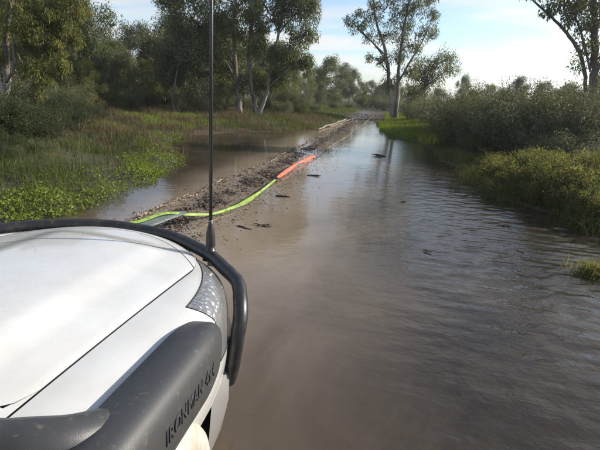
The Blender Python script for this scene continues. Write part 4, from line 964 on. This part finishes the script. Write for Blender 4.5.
# front panel between the headlights with a slatted grille
def front_section(f):
    Xc, yc = contour(TH_S + (math.pi / 2 - TH_S) * f); I = ((SX + .004) * (1 - f), yf((SX + .004) * (1 - f)) + .006)
    return section(I, (Xc, yc), ztop(I[0], I[1]) - .004, Rv=.05 + .07 * (1 - f) ** 3, zlow=.30, nd=12)
rowsP = []
for f in np.linspace(-1, 1, 49):
    s_ = front_section(1 - abs(f)); sg = 1 if f > 0 else -1; rowsP.append([wl(sg * p[0], p[1], p[2]) for p in s_])
mb = MB(); mb.grid(rowsP); cpart('front_panel', mb.mesh('front_panel'), M['paint'])
for k, z in enumerate((.62, .57, .52, .47)):
    mb = MB(); P = []
    for f in np.linspace(-.72, .72, 30):
        Xc, yc = contour(TH_S + (math.pi / 2 - TH_S) * (1 - abs(f))); P.append(wl((1 if f > 0 else -1) * Xc, yc + .03, z))
    mb.tube(P, .014, 8); cpart('grille_bar', mb.mesh('grille_bar'), M['bar'])

# bull bar
bar_half = [(0, 2.54, .772), (.22, 2.52, .772), (.43, 2.43, .769), (.60, 2.33, .762), (.73, 2.21, .752), (.85, 2.09, .74), (.905, 1.98, .70), (.932, 1.91, .635), (.932, 1.875, .54), (.925, 1.87, .44), (.91, 1.89, .33), (.88, 1.95, .22)]
full = [wl(-x, y, z) for x, y, z in reversed(bar_half[1:])] + [wl(x, y, z) for x, y, z in bar_half]
mb = MB(); mb.tube(spline(full, 7), .0385, 16)
bb = cpart('bull_bar', mb.mesh('bull_bar'), M['bar'])
for sg in (-1, 1):
    mb = MB(); mb.tube(spline([wl(sg * .36, 2.45, .765), wl(sg * .37, 2.50, .6), wl(sg * .38, 2.52, .3)], 6), .032, 12); cpart('upright', mb.mesh('upright'), M['bar'], bb)
    mb = MB(); mb.tube(spline([wl(sg * .38, 2.52, .46), wl(sg * .62, 2.38, .44), wl(sg * .82, 2.1, .42), wl(sg * .91, 1.90, .42)], 6), .025, 12); cpart('side_rail', mb.mesh('side_rail'), M['bar'], bb)
# folded steel bumper with wings
mb = MB(); rws = []
for f in np.linspace(-1, 1, 41):
    X = .90 * f; y = 2.58 - .72 * abs(f) ** 2.6
    rws.append([wl(X, y - .22, .34), wl(X, y - .02, .34), wl(X * 1.01, y, .31), wl(X * 1.01, y + .01, .16), wl(X, y - .06, .02), wl(X, y - .25, .0)])
mb.grid(rws); mb.fan(rws[0], rws[0][3]); mb.fan(rws[-1], rws[-1][3], True)
M['grey_steel'] = mat('grey_bumper', (.16, .155, .15), .5); cpart('bumper', mb.mesh('bumper'), M['grey_steel'])
mb = MB(); mb.box(wl(0, 2.60, .25), (.30, .05, .09)); mb.tube([wl(-.10, 2.64, .25), wl(.10, 2.64, .25)], .02, 10); cpart('fairlead', mb.mesh('fairlead', False), M['steel_dark'], bb)
for sg in (-1, 1):
    mb = MB(); c_ = wl(sg * .26, 2.50, .765); mb.box(c_ + Vector((0, -.02, -.055)), (.05, .03, .07)); cpart('light_tab', mb.mesh('light_tab', False), M['bar'], bb)
# antenna on the bar
TILT = R(2.6); pv_ = Vector((-.62, 1.6, .75)); rot_ = Matrix.Rotation(TILT, 3, 'Y'); inv_ = rot_.inverted()
A0, A1 = [pv_ + inv_ @ (q - pv_) for q in (at(210.5, 254, 2.33), at(211.5, 0, 2.33))]; dA = (A1 - A0).normalized()
M['antenna'] = mat('antenna_black', (.02, .02, .021), .38)
mb = MB(); mb.tube([A0, A0 + dA * .03, A0 + dA * .032, A0 + dA * .06, A0 + dA * .13, A0 + dA * .17, A0 + dA * .19, A0 + dA * .21], [.03, .03, .024, .029, .026, .017, .014, .011], 14)
an = cpart('antenna', mb.mesh('antenna'), M['antenna'])
mb = MB(); mb.tube([A0 + dA * .2, A0 + dA * 1.2, A0 + dA * 2.2], [.0105, .0095, .006], 10); cpart('whip', mb.mesh('whip'), M['antenna'], an)
mb = MB(); mb.tube([A0 + dA * .205, A0 + dA * .213], .0135, 12); cpart('collar', mb.mesh('collar'), M['alloy'], an)
mb = MB(); mb.box(A0 + Vector((0, 0, -.03)), (.07, .07, .015)); mb.box(A0 + Vector((0, .04, -.06)), (.06, .012, .07)); cpart('bracket', mb.mesh('bracket', False), M['bar'], an)

# snorkel: moulded body along the right guard, elbow across the cowl, then up the pillar
prof = [(-0.737, 0.765), (-0.735, 0.812), (-0.722, 0.838), (-0.645, 0.851), (-0.612, 0.853), (-0.585, 0.846), (-0.562, 0.826), (-0.547, 0.795), (-0.54, 0.75), (-0.539, 0.6799999999999999), (-0.542, 0.63), (-0.552, 0.595), (-0.58, 0.58), (-0.63, 0.58)]
anc = (-.667, .73); rows = []
for y in np.concatenate([np.linspace(.66, 1.34, 24), 1.34 + .30 * np.sin(np.linspace(.1, math.pi / 2, 14))]):
    s_ = math.sqrt(max(0.0004, 1 - (max(0, y - 1.34) / .301) ** 2)); s_ = s_ ** .85; dz = -.045 * (y - 1.0)
    rows.append([Vector((anc[0] + (px - anc[0]) * (.15 + .85 * s_), y, anc[1] + (pz - anc[1]) * s_ + dz)) for px, pz in prof])
mb = MB(); mb.grid(rows, closed_v=True); c0 = sum(rows[0], Vector()) / len(prof); c1 = sum(rows[-1], Vector()) / len(prof); mb.fan(rows[0], c0); mb.fan(rows[-1], c1, True)
sn_ = cpart('snorkel', mb.mesh('snorkel'), M['snorkel'])
mb = MB(); P = spline([(-.685, .96, .745), (-.695, .89, .785), (-.735, .82, .812), (-.80, .775, .826), (-.90, .73, .835), (-.97, .66, .92), (-.93, .50, 1.12), (-.88, .25, 1.40), (-.87, .08, 1.62)], 7)
mb.tube(P, [.075] * len(P), 16); cpart('riser', mb.mesh('riser'), M['snorkel'], sn_)
mb = MB(); q = P[-1]; mb.tube([q, q + Vector((0, .0, .02)), q + Vector((0, .03, .10)), q + Vector((0, .10, .16)), q + Vector((0, .16, .16))], [.06, .07, .08, .075, .07], 16); cpart('intake_head', mb.mesh('intake_head'), M['snorkel'], sn_)
# moulded lettering
cu = bpy.data.curves.new('lettering', 'FONT'); cu.body = 'IRONMAN 4x4'; cu.size = .072; cu.extrude = .0022; cu.space_character = 1.12; cu.bevel_depth = .0008
to = bpy.data.objects.new('lettering_curve', cu); COL.objects.link(to)
bpy.context.view_layer.update(); lm = bpy.data.meshes.new_from_object(to.evaluated_get(bpy.context.evaluated_depsgraph_get())); bpy.data.objects.remove(to)
nl = len(lm.vertices); co = np.empty(nl * 3, np.float32); lm.vertices.foreach_get('co', co); co = co.reshape(-1, 3)
wd_ = co[:, 0].max(); sc_ = .40 / wd_
yy = .99 + co[:, 0] * sc_; hh = co[:, 1]
# wrap onto the flank: interpolate the profile's outer side by height
pz = np.array([.615, .65, .70, .75, .795, .826]); pxx = np.array([-.662, -.652, -.649, -.650, -.657, -.672]) + .110
zz = .695 + hh * 1.15; xx = np.interp(zz, pz, pxx) + co[:, 2] + .002
sN = np.sqrt(np.maximum(.0004, 1 - (np.maximum(0, yy - 1.34) / .301) ** 2)) ** .85
co2 = np.stack([anc[0] + (xx - anc[0]) * (.15 + .85 * sN), yy, anc[1] + (zz - anc[1]) * sN - .045 * (yy - 1.0)], 1)
lm.vertices.foreach_set('co', co2.astype(np.float32).ravel()); lm.update()
M['letter'] = mat('lettering_plastic', (.042, .042, .043), .42)
cpart('lettering', lm, M['letter'], sn_)

# wheels
for (sg, wy_) in ((1, WYC), (-1, WYC), (1, WYC - 2.85), (-1, WYC - 2.85)):
    c_ = wl(sg * .77, wy_, WZC); pr = [(-.135, .25), (-.145, .33), (-.125, .385), (-.09, .40), (.09, .40), (.125, .385), (.145, .33), (.135, .25)]
    mb = MB(); mb.grid([[c_ + Vector((dx, math.cos(t) * (r_ + (.008 if k % 2 and r_ > .38 else 0)), math.sin(t) * (r_ + (.008 if k % 2 and r_ > .38 else 0)))) for dx, r_ in pr] for k, t in enumerate(np.linspace(0, 2 * math.pi, 49)[:-1])], closed_u=True)
    wh = cpart('wheel', mb.mesh('wheel', False), M['rubber'])
    mb = MB(); mb.grid([[c_ + Vector((sg * dx, math.cos(t) * r_, math.sin(t) * r_)) for dx, r_ in ((.05, .02), (.06, .09), (.03, .12), (.04, .21), (.12, .24), (.13, .255))] for t in np.linspace(0, 2 * math.pi, 33)[:-1]], closed_u=True)
    cpart('rim', mb.mesh('rim'), M['alloy'], wh)
car.rotation_euler = (0, TILT, 0); car.location = pv_ + rot_ @ (VL - pv_)
# cab, windscreen, doors, tray end (beside and behind the camera)
def loft(name, secs_, mt, parent=None):
    mb = MB(); mb.grid(secs_, closed_v=True); mb.fan(secs_[0], sum(secs_[0], Vector()) / len(secs_[0])); mb.fan(secs_[-1], sum(secs_[-1], Vector()) / len(secs_[-1]), True); return cpart(name, mb.mesh(name, False), mt, parent)
def rect(y, xh, z0, z1, r_=.05): return [wl(x, y, z) for x, z in ((-xh, z0), (-xh, z1 - r_), (-xh + r_, z1), (xh - r_, z1), (xh, z1 - r_), (xh, z0))]
body = loft('cab_body', [rect(y, .86, .02, z, .06) for y, z in ((.72, .80), (.5, .86), (-.2, .86), (-1.6, .86), (-3.1, .85), (-3.25, .80))], M['paint'])
def ring4(y, xh, z): return [wl(-xh, y, z), wl(xh, y, z)]
M['glass'] = mat('tinted_glass', (.012, .016, .016), .03, 0, .8)
lo = [(-.80, .60), (.80, .60), (.83, -.4), (.83, -1.5), (-.83, -1.5), (-.83, -.4)]; hi = [(-.66, -.12), (.66, -.12), (.68, -.6), (.68, -1.35), (-.68, -1.35), (-.68, -.6)]
mb = MB(); lo3 = [wl(x, y, .85) for x, y in lo]; hi3 = [wl(x, y, 1.42) for x, y in hi]; mb.grid([lo3, hi3], closed_v=True); mb.fan(hi3, sum(hi3, Vector()) / 6)
cab = cpart('windows', mb.mesh('windows', False), M['glass'])
mb = MB(); r0 = [wl(x * 1.03, y, 1.40) for x, y in hi]; r1 = [wl(x * 1.0, y, 1.46) for x, y in hi]; mb.grid([r0, r1], closed_v=True); mb.fan(r1, sum(r1, Vector()) / 6 + Vector((0, 0, .03))); cpart('roof', mb.mesh('roof', False), M['paint'])
for sg in (-1, 1):
    for a_, b__ in (((.81, .60, .85), (.66, -.12, 1.43)), ((.835, -.42, .85), (.685, -.6, 1.43)), ((.83, -1.5, .85), (.68, -1.36, 1.43))):
        mb = MB(); mb.tube([wl(sg * a_[0], a_[1], a_[2]), wl(sg * b__[0], b__[1], b__[2])], .035, 8); cpart('pillar', mb.mesh('pillar'), M['paint'])

n = 1500
y = rng.uniform(2.2, 22, n); x = np.where(rng.uniform(0, 1, n) < .6, xc(y) + .5 + np.abs(rng.normal(0, .35, n)), xr(y) - np.abs(rng.normal(0, .55, n))); k = (hgt(x, y) < -.03) & ~((y < 3.2) & (x < -.4)); x, y = x[k], y[k]; n = len(x)
D = rng.normal(size=(n, 3)); D[:, 2] *= .05
tag(link('floating_leaves', leaves_mesh('floating_leaves', np.stack([x, y, np.full(n, .004)], 1), unit(D), rng.uniform(.015, .06, n), rng.uniform(.004, .016, n), rng.normal(.35, .25, n), .02), M['litter']),
    'scattered leaf scraps and scum drifting on the muddy water', 'leaf litter', kind='stuff')
# things that would share a label are told apart by how near they stand
byl = {}
for o in COL.objects:
    if o.parent is None and o.get('group'): byl.setdefault((o['group'], o['label']), []).append(o)
ORD = ['nearest', 'second nearest', 'third nearest', 'fourth nearest', 'fifth nearest']
for (g_, l_), os_ in byl.items():
    if len(os_) > 1:
        os_.sort(key=lambda o: o.location.y)
        for k, o in enumerate(os_): o['label'] = l_ + ', ' + ('farthest' if k == len(os_) - 1 else ORD[min(k, 4)])
